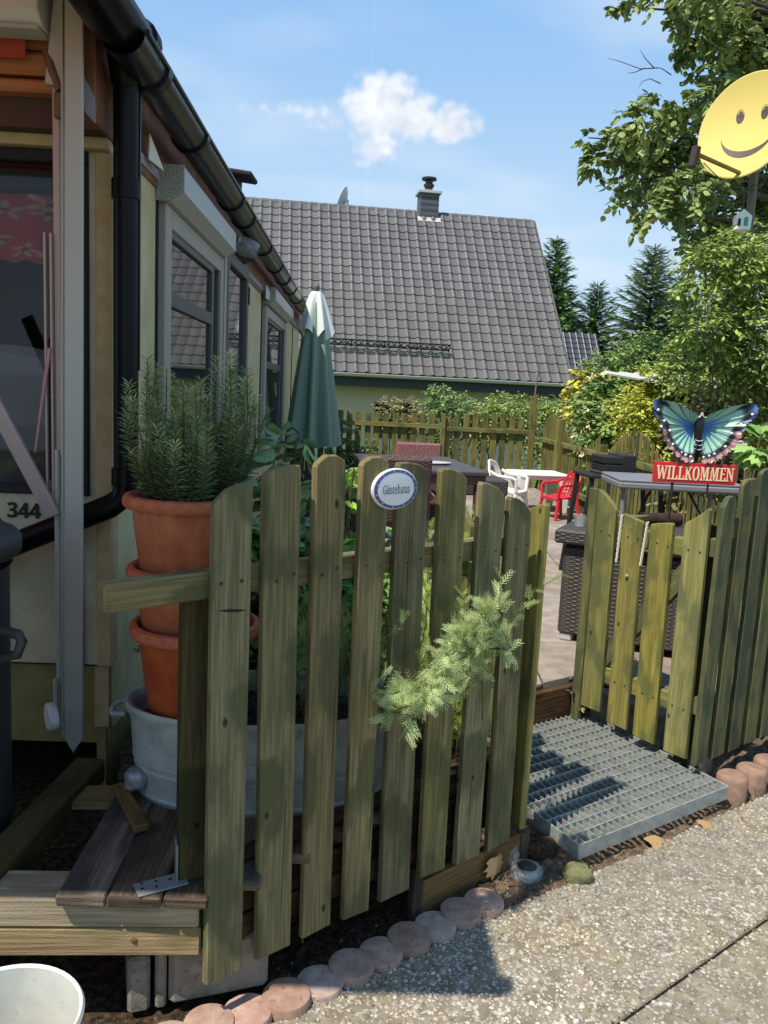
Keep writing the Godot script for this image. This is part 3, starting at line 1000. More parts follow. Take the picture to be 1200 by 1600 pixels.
func terrace() -> void:
	var poly := P2([0.42, -3.03, 1.045, -3.44, 1.3, -3.22, 1.75, -3.3, 2.46, -3.9, 2.46, -10.96, -0.75, -10.96, -0.75, -6.4, 0.3, -5.4, 0.42, -4.4])
	struct("terrace", flat(poly, 0.222, 0.3), M.soil)
	var t: Node3D = get_node("terrace")
	var s := 0.5
	for i in range(-3, 7):
		for j in range(6, 24):
			var cx := i * s
			var cz := -j * s
			var q := PackedVector2Array()
			for c in [[0, 0], [1, 0], [1, 1], [0, 1]]: q.append(Vector2(cx + 0.004 + c[0] * (s - 0.008), cz - 0.004 - c[1] * (s - 0.008)).rotated(0.07) + Vector2(0.1, 0.05))
			for r in Geometry2D.intersect_polygons(q, poly):
				part("paving_slab", flat(r, 0.236 + rng.randf_range(-0.0015, 0.0015), 0.03, 0.002), M.slab[rng.randi() % 4], t)
	# the riser under the terrace edge
	var st := thing("step_riser", "weathered timber riser between the metal grating and the terrace", "step", Vector3(0.79, 0, -3.26), 0.585)
	part("plank", bx(Vector3(0.0, 0.09, 0.0), Vector3(0.66, 0.235, 0.04), 0.004), M.deck_warm[0], st)
	# pale kerb blocks behind the open leaf
	var i := 0
	for p in [[1.2, -3.24, 0.35, 0.2], [1.36, -3.05, 0.2, 0.12], [1.5, -3.3, 0.45, 0.235], [1.85, -3.42, 0.3, 0.2]]:
		var k := thing("kerb_block", ["pale concrete block behind the first gap of the open gate leaf", "low pale concrete block behind the last gap of the open gate leaf", "long concrete block behind the hinge of the open leaf", "concrete block behind the right hand pickets"][i], "concrete block", Vector3(p[0], 0, p[1]), -0.95 if i < 2 else 0.6, "pale concrete blocks edging the terrace")
		part("block", bx(Vector3(0, p[3] * 0.5, 0), Vector3(p[2], p[3], 0.1), 0.008), M.block, k)
		i += 1
	# planting bed
	struct("planting_bed", flat(P2([-0.74, -2.62, -0.6, -2.36, 0.4, -2.5, 0.62, -2.75, 0.415, -3.0, 0.4, -4.4, 0.28, -5.4, -0.74, -6.38]), 0.2, 0.28), M.soil)

# ---------------------------------------------------------------- the house beyond
func tile_mesh(w: float, l: float) -> ArrayMesh:
	# one interlocking pan: a flat trough and a roll, thick front edge
	var b := MB.new()
	var pr := []
	for i in 10:
		var u := float(i) / 9.0
		var y := 0.006
		if u > 0.55: y = 0.006 + 0.042 * sin((u - 0.55) / 0.45 * PI)
		elif u < 0.12: y = 0.006 + 0.012 * (1.0 - u / 0.12)
		pr.append(Vector2(u * w, y))
	for i in 9:
		var d: Vector2 = pr[i + 1] - pr[i]
		var nn := Vector3(-d.y, d.x, 0).normalized()
		var A := Vector3(pr[i].x, pr[i].y + 0.03, 0)
		var B := Vector3(pr[i + 1].x, pr[i + 1].y + 0.03, 0)
		var C := B + Vector3(0, -0.026, -l)
		var D := A + Vector3(0, -0.026, -l)
		b.quad(A, B, C, D, nn)
		b.quad(A, B, B - Vector3(0, 0.026, -0.002), A - Vector3(0, 0.026, -0.002), Vector3(0, 0, 1))
	b.quad(Vector3(w, pr[9].y + 0.03, 0), Vector3(w, pr[9].y + 0.004, -l), Vector3(w, 0, -l), Vector3(w, 0, 0), Vector3(1, 0, 0))
	return b.mesh()

func house() -> void:
	var h := thing("tiled_house", "pale house with a long steep grey tiled roof and a slate chimney", "house", Vector3(5.97, -0.6, -23.0), deg_to_rad(6.0))
	var L := 12.0
	var run := 4.6
	var y0 := 2.5
	var y1 := 7.72
	var ang := atan2(y1 - y0, run)
	var sl := Vector2(run, y1 - y0).length()
	part("wall", bx(Vector3(-L * 0.5 - 0.05, 1.2, -5.0), Vector3(L - 0.7, 2.4, 8.6)), M.render_wall, h)
	var g := MB.new()
	g.prism(P2([-4.55, 2.35, 4.55, 2.35, 0, y1 - 0.25]), L - 0.7, Transform3D(Basis(Vector3.UP, PI / 2), Vector3(-L * 0.5 - 0.05, 0, -4.6 - 0.2)))
	part("gable", g, M.render_wall, h)
	part("fascia", bx(Vector3(-L * 0.5, y0 - 0.2, -0.12), Vector3(L - 0.05, 0.3, 0.05)), M.wall_dark, h)
	part("soffit", bx(Vector3(-L * 0.5, y0 - 0.33, -0.5), Vector3(L - 0.05, 0.04, 0.8)), M.wall_dark, h)
	var gt := MB.new()
	gt.lathe([Vector2(0.075, -L * 0.5), Vector2(0.075, L * 0.5)], 10, Transform3D(Basis(Vector3.BACK, PI / 2) , Vector3(-L * 0.5, y0 - 0.02, 0.03)), 1, 1, PI / 2, PI * 1.5)
	gt.tube([Vector3(0, y0 - 0.015, 0.1), Vector3(-L, y0 - 0.015, 0.1)], 0.012, 0.012, 6)
	part("gutter", gt, M.lead, h)
	for k in 3: part("window", bx(Vector3(-1.6 - k * 3.2, 1.25, -0.68), Vector3(1.2, 1.0, 0.05)), M.glass_dark, h)
	# front and back slopes: boarding, and the tiles on it
	var rf := MB.new()
	var fb := Basis(Vector3.RIGHT, ang)
	rf.box(Transform3D(fb, Vector3(-L * 0.5, (y0 + y1) * 0.5, -run * 0.5) + fb * Vector3(0, -0.04, 0)), Vector3(L, 0.06, sl), 0)
	var bb := Basis(Vector3.RIGHT, -ang)
	rf.box(Transform3D(bb, Vector3(-L * 0.5, (y0 + y1) * 0.5, -run * 1.5) + bb * Vector3(0, -0.04, 0)), Vector3(L, 0.06, sl), 0)
	var roof := part("roof", rf, M.wall_dark, h)
	var tm := tile_mesh(0.302, 0.36)
	var rows := 20
	var step := sl / rows
	var cols := int(L / 0.3)
	var rest := Leaves.new()
	for r in rows:
		for c in cols:
			var p := Vector3(-(c + 1) * 0.3, y0, 0.06) + fb * Vector3(0, 0.0, -r * step)
			var x := Transform3D(fb * Basis(Vector3.UP, rng.randf_range(-0.004, 0.004)), p + fb * Vector3(0, rng.randf_range(0, 0.004), rng.randf_range(-0.006, 0.006)))
			if r < 9 and c < 33:
				var t := part("roof_tile", tm, M.tile[rng.randi() % 4], roof)
				t.transform = x
			else:
				var k := rng.randf_range(0.88, 1.12)
				rest.add(x, Color(k, k * 0.985, k))
	leaves("roof_tile", rest, tm, M.tile_rest, roof)
	var rd := MB.new()
	for i in int(L / 0.38):
		rd.lathe([Vector2(0.11, -0.2), Vector2(0.125, 0.19), Vector2(0.11, 0.2)], 9, Transform3D(Basis(Vector3.BACK, PI / 2), Vector3(-0.2 - i * 0.38, y1 - 0.04, -run)), 1, 1, -0.3, PI + 0.3)
	part("ridge_tiles", rd, M.tile[1], h).set_meta("kind", "stuff")
	var vg := MB.new()
	bar(vg, Vector3(0.02, y0 - 0.05, 0.02), Vector3(0.02, y1 - 0.05, -run), 0.05, 0.2)
	part("verge_board", vg, M.tile[3], h)
	# chimney
	var cx := -3.5
	var ch := part("chimney", bx(Vector3(cx, y1 + 0.02, -run - 0.05), Vector3(0.6, 1.15, 0.6), 0.01), M.slate, h)
	part("cap", bx(Vector3(cx, y1 + 0.62, -run - 0.05), Vector3(0.74, 0.09, 0.74), 0.01), M.lead, ch)
	part("flashing", bx(Vector3(cx, y1 - 0.24, -run + 0.29), Vector3(0.74, 0.2, 0.05), 0.0, 0.0, ang - PI / 2), M.lead, ch)
	var po := MB.new()
	po.lathe([Vector2(0.13, 0), Vector2(0.13, 0.18), Vector2(0.17, 0.2), Vector2(0.17, 0.26), Vector2(0.12, 0.28), Vector2(0.12, 0.38), Vector2(0.24, 0.4), Vector2(0.24, 0.46), Vector2(0.0, 0.52)], 16, at(Vector3(cx, y1 + 0.64, -run - 0.05)))
	part("flue", po, M.wire, ch)
	var sb := MB.new()
	for k in 8: sb.box(at(Vector3(cx, y1 - 0.1 + (k % 4) * 0.18, -run + 0.265)), Vector3(0.6, 0.008, 0.01))
	part("slate_joint", sb, M.wall_dark, ch)
	# dish on the ridge
	var ds := MB.new()
	ds.lathe([Vector2(0, 0), Vector2(0.15, 0.02), Vector2(0.3, 0.07), Vector2(0.4, 0.13), Vector2(0.4, 0.15), Vector2(0.0, 0.01)], 24, at(Vector3(-6.1, y1 + 0.25, -run - 0.3), deg_to_rad(-108), deg_to_rad(72)), 0.95, 1.05)
	ds.tube([Vector3(-6.05, y1 - 0.3, -run - 0.3), Vector3(-6.05, y1 + 0.3, -run - 0.3)], 0.03, 0.03, 8)
	part("satellite_dish", ds, M.pale, h)
	# snow guard: a lattice rail on the lower roof
	var sg := MB.new()
	var up := fb * Vector3.UP
	var o := Vector3(-3.45, y0, 0.06) + fb * Vector3(0, 0.06, -0.9)
	for y in [0.06, 0.27]: sg.tube([o + up * y, o + up * y + Vector3(-3.65, 0, 0)], 0.022, 0.022, 5)
	for k in 20:
		var a := o + Vector3(-k * 0.182, 0, 0)
		sg.tube([a + up * 0.06, a + Vector3(-0.182, 0, 0) + up * 0.27], 0.014, 0.014, 4)
		sg.tube([a + up * 0.27, a + Vector3(-0.182, 0, 0) + up * 0.06], 0.014, 0.014, 4)
		if k % 5 == 0: sg.tube([a, a + up * 0.26], 0.016, 0.016, 5)
	part("snow_guard", sg, M.black_matt, h)
	# the neighbour behind it, to the right
	var nb := thing("dark_roofed_house", "smaller house with shiny dark blue tiles behind the right gable", "house", Vector3(9.2, -0.6, -30.2), deg_to_rad(4.0))
	part("wall", bx(Vector3(-2.2, 1.2, -2.6), Vector3(4.2, 2.4, 4.6)), M.render_wall, nb)
	var r2 := MB.new()
	var a2 := atan2(2.45, 1.9)
	var f2 := Basis(Vector3.RIGHT, a2)
	r2.box(Transform3D(f2, Vector3(-2.3, 3.4, -0.95) + f2 * Vector3(0, -0.05, 0)), Vector3(4.8, 0.06, 3.1))
	var b2 := Basis(Vector3.RIGHT, -a2)
	r2.box(Transform3D(b2, Vector3(-2.3, 3.4, -2.85) + b2 * Vector3(0, -0.05, 0)), Vector3(4.8, 0.06, 3.1))
	var roof2 := part("roof", r2, M.tile_dark, nb)
	var l2 := Leaves.new()
	for r in 12:
		for c in 19: l2.add(Transform3D(f2.scaled_local(Vector3(0.83, 1, 0.74)), Vector3(-4.7 + c * 0.25, 2.17, 0.02) + f2 * Vector3(0, 0, -r * 0.258)), Color(1, 1, 1))
	leaves("roof_tile", l2, tm, M.tile_dark, roof2)
	var g2 := MB.new()
	g2.prism(P2([-1.85, 2.3, 1.85, 2.3, 0, 4.5]), 4.1, Transform3D(Basis(Vector3.UP, PI / 2), Vector3(-2.2, 0, -1.9)))
	part("gable", g2, M.render_wall, nb)

# ---------------------------------------------------------------- trees
func trees() -> void:
	rng.seed = 51
	spruce(Vector3(8.0, -0.6, -35.0), 8.8, 2.2, "dark spruce just right of the house roof, taller of that pair", 26, Color(0.065, 0.138, 0.046), Color(0.209, 0.358, 0.103))
	spruce(Vector3(6.75, -0.6, -35.5), 9.2, 2.0, "spruce whose tip shows behind the roof's right end", 24, Color(0.065, 0.138, 0.052), Color(0.178, 0.331, 0.103))
	spruce(Vector3(10.2, -0.6, -36.2), 7.2, 2.4, "low dark spruce between the two tall ones", 26, Color(0.059, 0.123, 0.041), Color(0.164, 0.303, 0.092))
	spruce(Vector3(11.8, -0.6, -34.0), 8.5, 2.9, "broad grey green spruce standing free in the gap of sky", 26, Color(0.104, 0.171, 0.086), Color(0.297, 0.413, 0.185))
	spruce(Vector3(13.6, -0.6, -35.5), 7.6, 2.8, "spruce half hidden behind the lime tree's lower leaves", 22, Color(0.090, 0.151, 0.072), Color(0.238, 0.358, 0.144))
	spruce(Vector3(9.4, -0.6, -39.0), 7.4, 3.0, "far spruce filling the gap behind the dark roofed house", 20, Color(0.074, 0.138, 0.061), Color(0.178, 0.303, 0.113))
	spruce(Vector3(13.8, -0.6, -31.0), 7.5, 3.0, "rightmost far spruce behind the climbing shrub", 20, Color(0.090, 0.151, 0.072), Color(0.209, 0.331, 0.124))
	# the lime tree, its trunk outside the frame on the right
	var o := thing("lime_tree", "big leafy lime tree reaching in from the right with drooping branches", "tree", Vector3(5.6, -0.08, -9.8))
	var w := MB.new()
	w.tube([Vector3.ZERO, Vector3(0.1, 1.5, 0), Vector3(-0.05, 3.0, 0.1), Vector3(0.1, 5.0, 0), Vector3(0.2, 8.0, 0)], 0.2, 0.06, 12)
	var l := Leaves.new()
	var big := Vector3(5.6, -0.08, -9.8)
	for c in [[2.82,4.27,-8.63,0.36],[2.61,4.13,-9.06,0.26],[2.35,3.89,-8.82,0.17],[2.94,3.82,-9.15,0.38],[3.33,4.27,-9.18,0.42],[3.18,3.59,-8.39,0.35],[2.89,3.31,-8.32,0.29],[3.82,3.46,-9.47,0.36],[3.42,2.97,-8.66,0.20],[3.59,2.84,-8.63,0.17],[4.19,3.67,-9.69,0.45],[3.75,5.20,-8.96,0.40],[3.60,5.46,-9.47,0.32],[3.26,5.42,-8.97,0.27],[4.15,5.07,-9.19,0.48],[3.41,4.68,-8.51,0.29],[3.34,5.18,-9.19,0.19],[4.17,5.65,-9.52,0.43],[4.70,4.57,-9.58,0.66],[4.95,3.74,-9.86,0.69],[4.75,5.59,-9.77,0.66],[3.92,3.07,-8.39,0.39],[2.60,5.61,-9.36,0.10],[2.66,5.64,-9.13,0.17],[2.89,5.50,-8.72,0.29],[3.20,5.38,-8.34,0.37],[4.49,6.36,-10.03,0.67],[2.30,4.15,-8.96,0.13],[4.22,4.66,-9.53,0.43],[5.27,5.23,-9.83,0.82],[5.56,4.19,-10.10,0.86],[4.83,6.22,-9.41,0.77],[3.29,4.14,-9.42,0.32],[3.68,3.87,-8.92,0.34],[3.06,4.25,-9.61,0.29],[4.13,4.18,-9.53,0.36],[3.21,4.38,-8.44,0.22]]:
		var mid := Vector3(c[0], c[1], c[2]) - big
		var r: float = c[3]
		clump(l, w, mid, Vector3(r, r * 0.95, r), maxi(5, int(r * r * 400)), 9, 0.07, Color(0.07, 0.13, 0.035), Color(0.42, 0.5, 0.17), 0.55, 0.005)
		var fork := Vector3(0.05, clampf(mid.y - 0.3, 2.2, 6.0), 0.05)
		var bend := fork.lerp(mid, 0.55) + Vector3(0, 0.22, 0)
		w.tube([fork, fork.lerp(bend, 0.55) + Vector3(0, 0.1, 0), bend, bend.lerp(mid, 0.6), mid], 0.03 + r * 0.03, 0.006, 6, false)
	# bare twigs against the sky
	for t in [[[2.95, 4.85, -8.90], [2.76, 4.83, -8.90], [2.54, 4.89, -8.90], [2.42, 4.91, -8.90]], [[2.90, 4.85, -8.90], [2.79, 4.91, -8.85], [2.73, 4.99, -8.85]], [[2.81, 4.84, -8.90], [2.70, 4.79, -8.90], [2.62, 4.76, -8.85]], [[3.09, 4.79, -8.90], [2.98, 4.85, -8.90], [2.90, 4.85, -8.90]], [[2.95, 4.66, -8.79], [2.84, 4.70, -8.79], [2.76, 4.67, -8.79], [2.73, 4.61, -8.79]]]:
		var pts := []
		for p in t: pts.append(Vector3(p[0], p[1], p[2]) - big)
		w.tube(pts, 0.006, 0.002, 5, false)
	part("trunk", w, M.bark, o)
	leaves("crown", l, lime, M.leaf, o)

func shrubs() -> void:
	rng.seed = 77
	var ga := Color(0.095, 0.194, 0.048)
	var gb := Color(0.323, 0.474, 0.126)
	shrub("rose_bush", "leafy rose bush rising above the middle of the back fence", "bush", Vector3(1.25, 0.0, -11.55), [[1.2, 1.1, -11.55, 0.34, 1.2], [1.1, 1.42, -11.5, 0.2, 1.0], [1.42, 1.3, -11.6, 0.24], [1.2, 0.6, -11.5, 0.35, 1.2]], 0.055, 34, Color(0.114, 0.211, 0.063), Color(0.379, 0.527, 0.190), oval)
	shrub("thin_shrub", "thin reddish green shrub left of the rose bush", "bush", Vector3(0.6, 0.0, -11.7), [[0.75, 1.2, -11.7, 0.26], [0.45, 1.22, -11.7, 0.2, 1.4], [0.9, 1.05, -11.6, 0.25]], 0.04, 14, Color(0.190, 0.211, 0.080), Color(0.531, 0.456, 0.221), oval)
	shrub("hedge_bush", "pale green bush directly right of the rose bush behind the fence", "bush", Vector3(1.95, 0.0, -11.8), [[1.75, 1.1, -11.7, 0.35], [2.15, 1.25, -11.8, 0.4, 0.8], [1.9, 1.0, -11.8, 0.4]], 0.06, 26, Color(0.170, 0.264, 0.063), Color(0.512, 0.597, 0.174), oval)
	shrub("hedge_bush", "pale green bush behind the tall post of the back fence", "bush", Vector3(2.75, 0.0, -11.9), [[2.55, 1.2, -11.9, 0.42, 0.8], [2.95, 1.25, -11.8, 0.42, 0.8], [2.8, 0.9, -11.8, 0.5]], 0.06, 24, Color(0.152, 0.246, 0.063), Color(0.475, 0.580, 0.158), oval)
	shrub("flowering_shrub", "dark green shrub with cream flower heads behind the dipped fence panel", "bush", Vector3(2.95, 0.0, -9.0), [[2.85, 1.2, -9.0, 0.45], [2.95, 0.8, -8.8, 0.5], [2.75, 1.45, -9.4, 0.3], [3.1, 1.45, -8.7, 0.3]], 0.065, 30, Color(0.095, 0.176, 0.048), Color(0.379, 0.527, 0.158), broad)
	shrub("yellow_tipped_shrub", "shrub with bright yellow tips below the dark roofed house", "bush", Vector3(3.0, 0.0, -10.6), [[2.95, 1.75, -10.6, 0.25, 0.7], [3.05, 1.4, -10.6, 0.45]], 0.07, 26, Color(0.227, 0.264, 0.048), Color(0.948, 0.772, 0.111), broad)
	shrub("golden_hedge", "yellow green hedge behind the arched fence panel", "hedge", Vector3(3.3, 0.0, -8.0), [[2.85, 1.35, -8.0, 0.4, 0.9], [3.25, 1.45, -7.9, 0.45, 0.9], [3.65, 1.4, -7.8, 0.5, 0.9], [3.0, 1.0, -7.9, 0.45], [3.5, 0.95, -7.6, 0.5], [3.0, 1.65, -8.4, 0.3, 0.7]], 0.055, 36, Color(0.227, 0.299, 0.040), Color(0.758, 0.755, 0.126), oval)
	shrub("ivy_thicket", "brownish ivy thicket behind the butterfly's left wing", "ivy", Vector3(2.85, 0.0, -6.6), [[2.8, 1.3, -6.6, 0.28, 1.3], [2.95, 1.0, -6.4, 0.3], [2.75, 0.8, -6.2, 0.35], [3.05, 1.5, -6.7, 0.25]], 0.06, 24, Color(0.095, 0.105, 0.040), Color(0.379, 0.334, 0.142), broad)
	shrub("green_bush", "soft mid green bush in front of the spruces", "bush", Vector3(3.9, 0.0, -10.6), [[3.2, 1.75, -10.6, 0.45], [3.7, 2.0, -10.6, 0.5], [4.3, 2.0, -10.4, 0.55], [3.5, 1.4, -10.4, 0.5], [4.2, 1.5, -10.2, 0.5]], 0.07, 34, Color(0.114, 0.211, 0.055), Color(0.361, 0.510, 0.158), oval)
	shrub("climbing_shrub", "tall light green climber wrapped round the dish mast", "climber", Vector3(2.8, 0.0, -5.95), [[2.42, 2.37, -5.9, 0.222, 1.2], [2.6, 2.5, -5.94, 0.24], [2.82, 2.37, -5.98, 0.277, 1.2], [3.04, 2.46, -6.07, 0.296], [2.51, 2.02, -5.98, 0.296], [2.86, 2.02, -5.98, 0.333], [2.38, 1.71, -6.07, 0.24], [2.73, 1.71, -6.16, 0.323], [3.08, 1.84, -6.07, 0.37], [3.34, 2.28, -6.16, 0.416], [3.17, 1.49, -6.34, 0.37]], 0.052, 30, Color(0.152, 0.229, 0.048), Color(0.512, 0.632, 0.174), oval)
	shrub("hop_vine", "large lobed pale green leaves hanging over the right fence", "vine", Vector3(2.2, 0.0, -3.95), [[1.95, 1.24, -3.85, 0.13, 0.8], [2.15, 1.3, -3.9, 0.15, 0.9], [2.02, 1.12, -3.9, 0.12], [2.3, 1.2, -4.0, 0.2]], 0.1, 22, Color(0.190, 0.334, 0.080), Color(0.493, 0.702, 0.221), palm)
	shrub("trailing_vine", "few vine leaves trailing across the mast below the climber", "vine", Vector3(3.35, 0.0, -5.9), [[3.15, 1.75, -5.9, 0.16], [3.35, 1.62, -5.8, 0.14], [3.45, 1.85, -5.9, 0.2], [3.2, 1.45, -5.8, 0.14]], 0.085, 14, Color(0.265, 0.351, 0.095), Color(0.682, 0.737, 0.221), palm)
	shrub("weed", "small reddish weed between the metal grating and the open leaf", "weed", Vector3(1.0, 0.08, -3.36), [[0.99, 0.2, -3.36, 0.04, 1.4], [1.04, 0.14, -3.31, 0.035]], 0.022, 16, Color(0.16, 0.12, 0.05), Color(0.4, 0.3, 0.14), oval)
	shrub("weed", "tiny green weed at the foot of the first right hand picket", "weed", Vector3(1.33, 0.0, -2.86), [[1.33, 0.05, -2.85, 0.03, 1.2], [1.28, 0.04, -2.83, 0.02]], 0.018, 14, Color(0.12, 0.18, 0.05), Color(0.3, 0.38, 0.14), oval)
	# flower heads of the shrub
	var l := Leaves.new()
	for i in 40:
		var c: Vector3 = Vector3(2.85, 1.2, -8.75) + Vector3(rng.randfn() * 0.25, rng.randfn() * 0.25, rng.randfn() * 0.1)
		for k in 10: l.add(leaf_xf(c - Vector3(2.95, 0, -9.0) + rv() * 0.03, rv(), rv(), 0.035), Color(1.175, 1.053, 0.663))
	leaves("flower_heads", l, oval, M.leaf, get_node("flowering_shrub"))
	# ivy and bindweed in the corner of the back fence
	shrub("corner_climber", "dark climber growing through the shaded corner of the back fence", "climber", Vector3(-0.15, 0.2, -10.9), [[-0.25, 0.75, -10.85, 0.3, 1.4], [0.1, 0.6, -10.85, 0.25, 1.3], [-0.1, 0.45, -10.7, 0.3]], 0.05, 14, Color(0.076, 0.124, 0.032), Color(0.285, 0.351, 0.111), broad)

# ---------------------------------------------------------------- the mobile home
func mobile_home() -> void:
	var B := Vector3(-0.78, 0, -2.65)
	var h := thing("mobile_home", "cream mobile home with brown eaves, black downpipe and house number 344", "mobile home", B)
	var f := func(x0: float, x1: float, y0: float, y1: float, z0: float, z1: float, ch := 0.0) -> MB:
		return bx(Vector3((x0 + x1) * 0.5, (y0 + y1) * 0.5, (z0 + z1) * 0.5) - B, Vector3(absf(x1 - x0), absf(y1 - y0), absf(z1 - z0)), ch)
	# front wall round its window
	var wl := MB.new()
	for q in [[-3.4, -0.78, 0.48, 1.045, -2.65, -2.69], [-3.4, -0.78, 2.1, 2.5, -2.65, -2.69], [-3.4, -1.95, 1.045, 2.1, -2.65, -2.69], [-0.845, -0.78, 1.045, 2.1, -2.65, -2.69]]:
		wl.box(at(Vector3((q[0] + q[1]) * 0.5, (q[2] + q[3]) * 0.5, (q[4] + q[5]) * 0.5) - B), Vector3(q[1] - q[0], q[3] - q[2], 0.04))
	part("front_wall", wl, M.cream, h)
	part("corner_trim", f.call(-0.822, -0.77, 0.478, 2.1, -2.63, -2.7, 0.006), M.cream_trim, h)
	part("skirting", f.call(-3.4, -0.79, 0.2, 0.474, -2.665, -2.7), M.skirt, h)
	part("skirting", f.call(-0.835, -0.79, 0.26, 0.472, -2.655, -2.664), M.cream_trim, h)
	part("panel_seam", f.call(-0.872, -0.868, 0.48, 0.99, -2.643, -2.65), M.seal, h)
	part("panel_seam", f.call(-3.4, -0.79, 0.474, 0.48, -2.652, -2.69), M.seal, h)
	part("lintel", f.call(-3.4, -0.775, 2.098, 2.132, -2.60, -2.649, 0.003), M.cream_trim, h)
	# eaves boards over the front window
	part("eaves_panel", f.call(-3.4, -0.775, 2.132, 2.215, -2.55, -2.64), M.dark_brown, h)
	part("eaves_panel", f.call(-3.4, -0.79, 2.215, 2.25, -2.50, -2.64, 0.008), M.orange, h)
	part("eaves_panel", f.call(-3.4, -0.79, 2.262, 2.325, -2.50, -2.64, 0.012), M.orange, h)
	part("eaves_panel", f.call(-3.4, -0.79, 2.332, 2.42, -2.51, -2.64, 0.012), M.orange, h)
	part("eaves_end", f.call(-0.86, -0.768, 2.135, 2.46, -2.47, -2.66, 0.004), M.brown, h)
	var pe := MB.new()
	pe.prism(P2([-0.808, 2.27, -0.77, 2.2, -0.768, 2.13, -0.79, 2.15, -0.812, 2.185, -0.8, 2.2]), 0.004, at(Vector3(0, 0, -2.467) - B))
	part("peeled_patch", pe, M.peeled, h)
	# side wall and the rest of the shell
	part("side_wall", f.call(-0.78, -0.82, 0.25, 2.45, -2.69, -10.85), M.cream_pale, h)
	part("side_skirting", f.call(-0.80, -0.83, 0.0, 0.9, -2.66, -10.83), M.skirt, h)
	part("rear_wall", f.call(-0.82, -3.4, 0.25, 2.45, -10.81, -10.85), M.cream, h)
	part("far_wall", f.call(-3.4, -3.44, 0.0, 2.9, -2.65, -10.85), M.cream, h)
	part("floor", f.call(-0.82, -3.4, 0.26, 0.3, -2.7, -10.15), M.inside, h)
	part("inner_wall", f.call(-0.85, -3.38, 0.31, 2.44, -4.4, -4.45), M.inside, h)
	part("ceiling", f.call(-0.83, -3.39, 2.4, 2.43, -2.7, -10.15), M.inside, h)
	part("eaves_band", f.call(-0.772, -0.779, 2.13, 2.44, -2.66, -10.85), M.brown, h)
	part("eaves_strip", f.call(-0.766, -0.772, 2.155, 2.19, -2.9, -10.1, 0.002), M.peeled, h)
	for z in [-3.215, -5.62, -6.62, -8.72, -9.7]: part("wall_strip", f.call(-0.772, -0.78, 0.9, 2.13, z, z - 0.02), M.seal, h)
	var fl := MB.new()
	fl.prism(P2([0, 0, 0.01, -0.08, 0.14, -0.085]), 0.004, at(Vector3(-0.745, 2.255, -2.98) - B, deg_to_rad(80), 0.1, 0.0))
	part("loose_trim", fl, M.white_paint, h)
	var fl2 := MB.new()
	fl2.prism(P2([0, 0, 0.02, -0.1, 0.26, -0.11]), 0.004, at(Vector3(-0.735, 2.2, -6.55) - B, deg_to_rad(80), 0.1, 0.0))
	part("loose_trim", fl2, M.white_paint, h)
	# gable wall up to the roof, and the roof
	var gb := MB.new()
	gb.prism(P2([0.0, 2.45, -2.62, 2.45, -2.62, 3.12]), 0.04, at(Vector3(-0.78, 0, -2.67) - B))
	part("gable", gb, M.cream, h)
	var ra := deg_to_rad(15)
	var rf := MB.new()
	rf.box(Transform3D(Basis(Vector3.BACK, -ra), Vector3(-2.08, 2.795, -6.58) - B), Vector3(2.9, 0.03, 8.6))
	var roof := part("roof", rf, M.roof_edge, h)
	for i in 25:
		var z := -2.36 - i * 0.345
		part("roof_tile", bx(Vector3(-0.86, 2.475, z) - B, Vector3(0.42, 0.022, 0.37), 0.004, 0.0, -0.045, -ra), M.roof_edge, roof)
	# gutter, its brackets, the outlet and the downpipe
	var gt := MB.new()
	gt.lathe([Vector2(0.062, -4.25), Vector2(0.062, 3.95)], 18, Transform3D(Basis(Vector3.RIGHT, PI / 2), Vector3(-0.662, 2.335, -6.3) - B), 1, 1, 0, PI)
	gt.lathe([Vector2(0.057, 3.95), Vector2(0.057, -4.25)], 18, Transform3D(Basis(Vector3.RIGHT, PI / 2), Vector3(-0.662, 2.335, -6.3) - B), 1, 1, 0, PI)
	gt.tube([Vector3(-0.598, 2.337, -2.36) - B, Vector3(-0.598, 2.337, -10.55) - B], 0.008, 0.008, 8)
	var g := part("gutter", gt, M.gutter, h)
	for z in [-2.62, -3.25, -4.25, -4.7, -5.6, -6.4, -7.1, -7.8, -8.6, -9.4]:
		var br := MB.new()
		br.lathe([Vector2(0.071, -0.022), Vector2(0.071, 0.022), Vector2(0.06, 0.024)], 16, Transform3D(Basis(Vector3.RIGHT, PI / 2), Vector3(-0.662, 2.335, z) - B), 1, 1, -0.1, PI + 0.05)
		part("bracket", br, M.black, g)
	var el := MB.new()
	el.tube([Vector3(-0.664, 2.345, -2.52) - B, Vector3(-0.672, 2.352, -2.4) - B, Vector3(-0.69, 2.372, -2.28) - B, Vector3(-0.71, 2.4, -2.12) - B], 0.068, 0.072, 18)
	el.tube([Vector3(-0.712, 2.43, -2.45) - B, Vector3(-0.71, 2.36, -2.52) - B, Vector3(-0.712, 2.28, -2.57) - B], 0.05, 0.042, 16)
	for k in 3: el.lathe([Vector2(0.06, -0.008), Vector2(0.07, -0.006), Vector2(0.07, 0.006), Vector2(0.06, 0.008)], 18, Transform3D(Basis(Vector3.RIGHT, PI / 2 - 0.3), Vector3(-0.662, 2.355, -2.46 - k * 0.022) - B))
	part("gutter_outlet", el, M.black, h)
	var dp := MB.new()
	var pts := [Vector3(-0.708, 2.38, -2.54), Vector3(-0.712, 2.3, -2.575), Vector3(-0.713, 1.6, -2.58), Vector3(-0.712, 1.1, -2.58), Vector3(-0.722, 1.055, -2.58), Vector3(-0.76, 1.025, -2.58), Vector3(-1.04, 0.9, -2.56), Vector3(-1.35, 0.76, -2.53)]
	var pp := []
	for p in pts: pp.append(p - B)
	dp.tube(pp, 0.0375, 0.0375, 18)
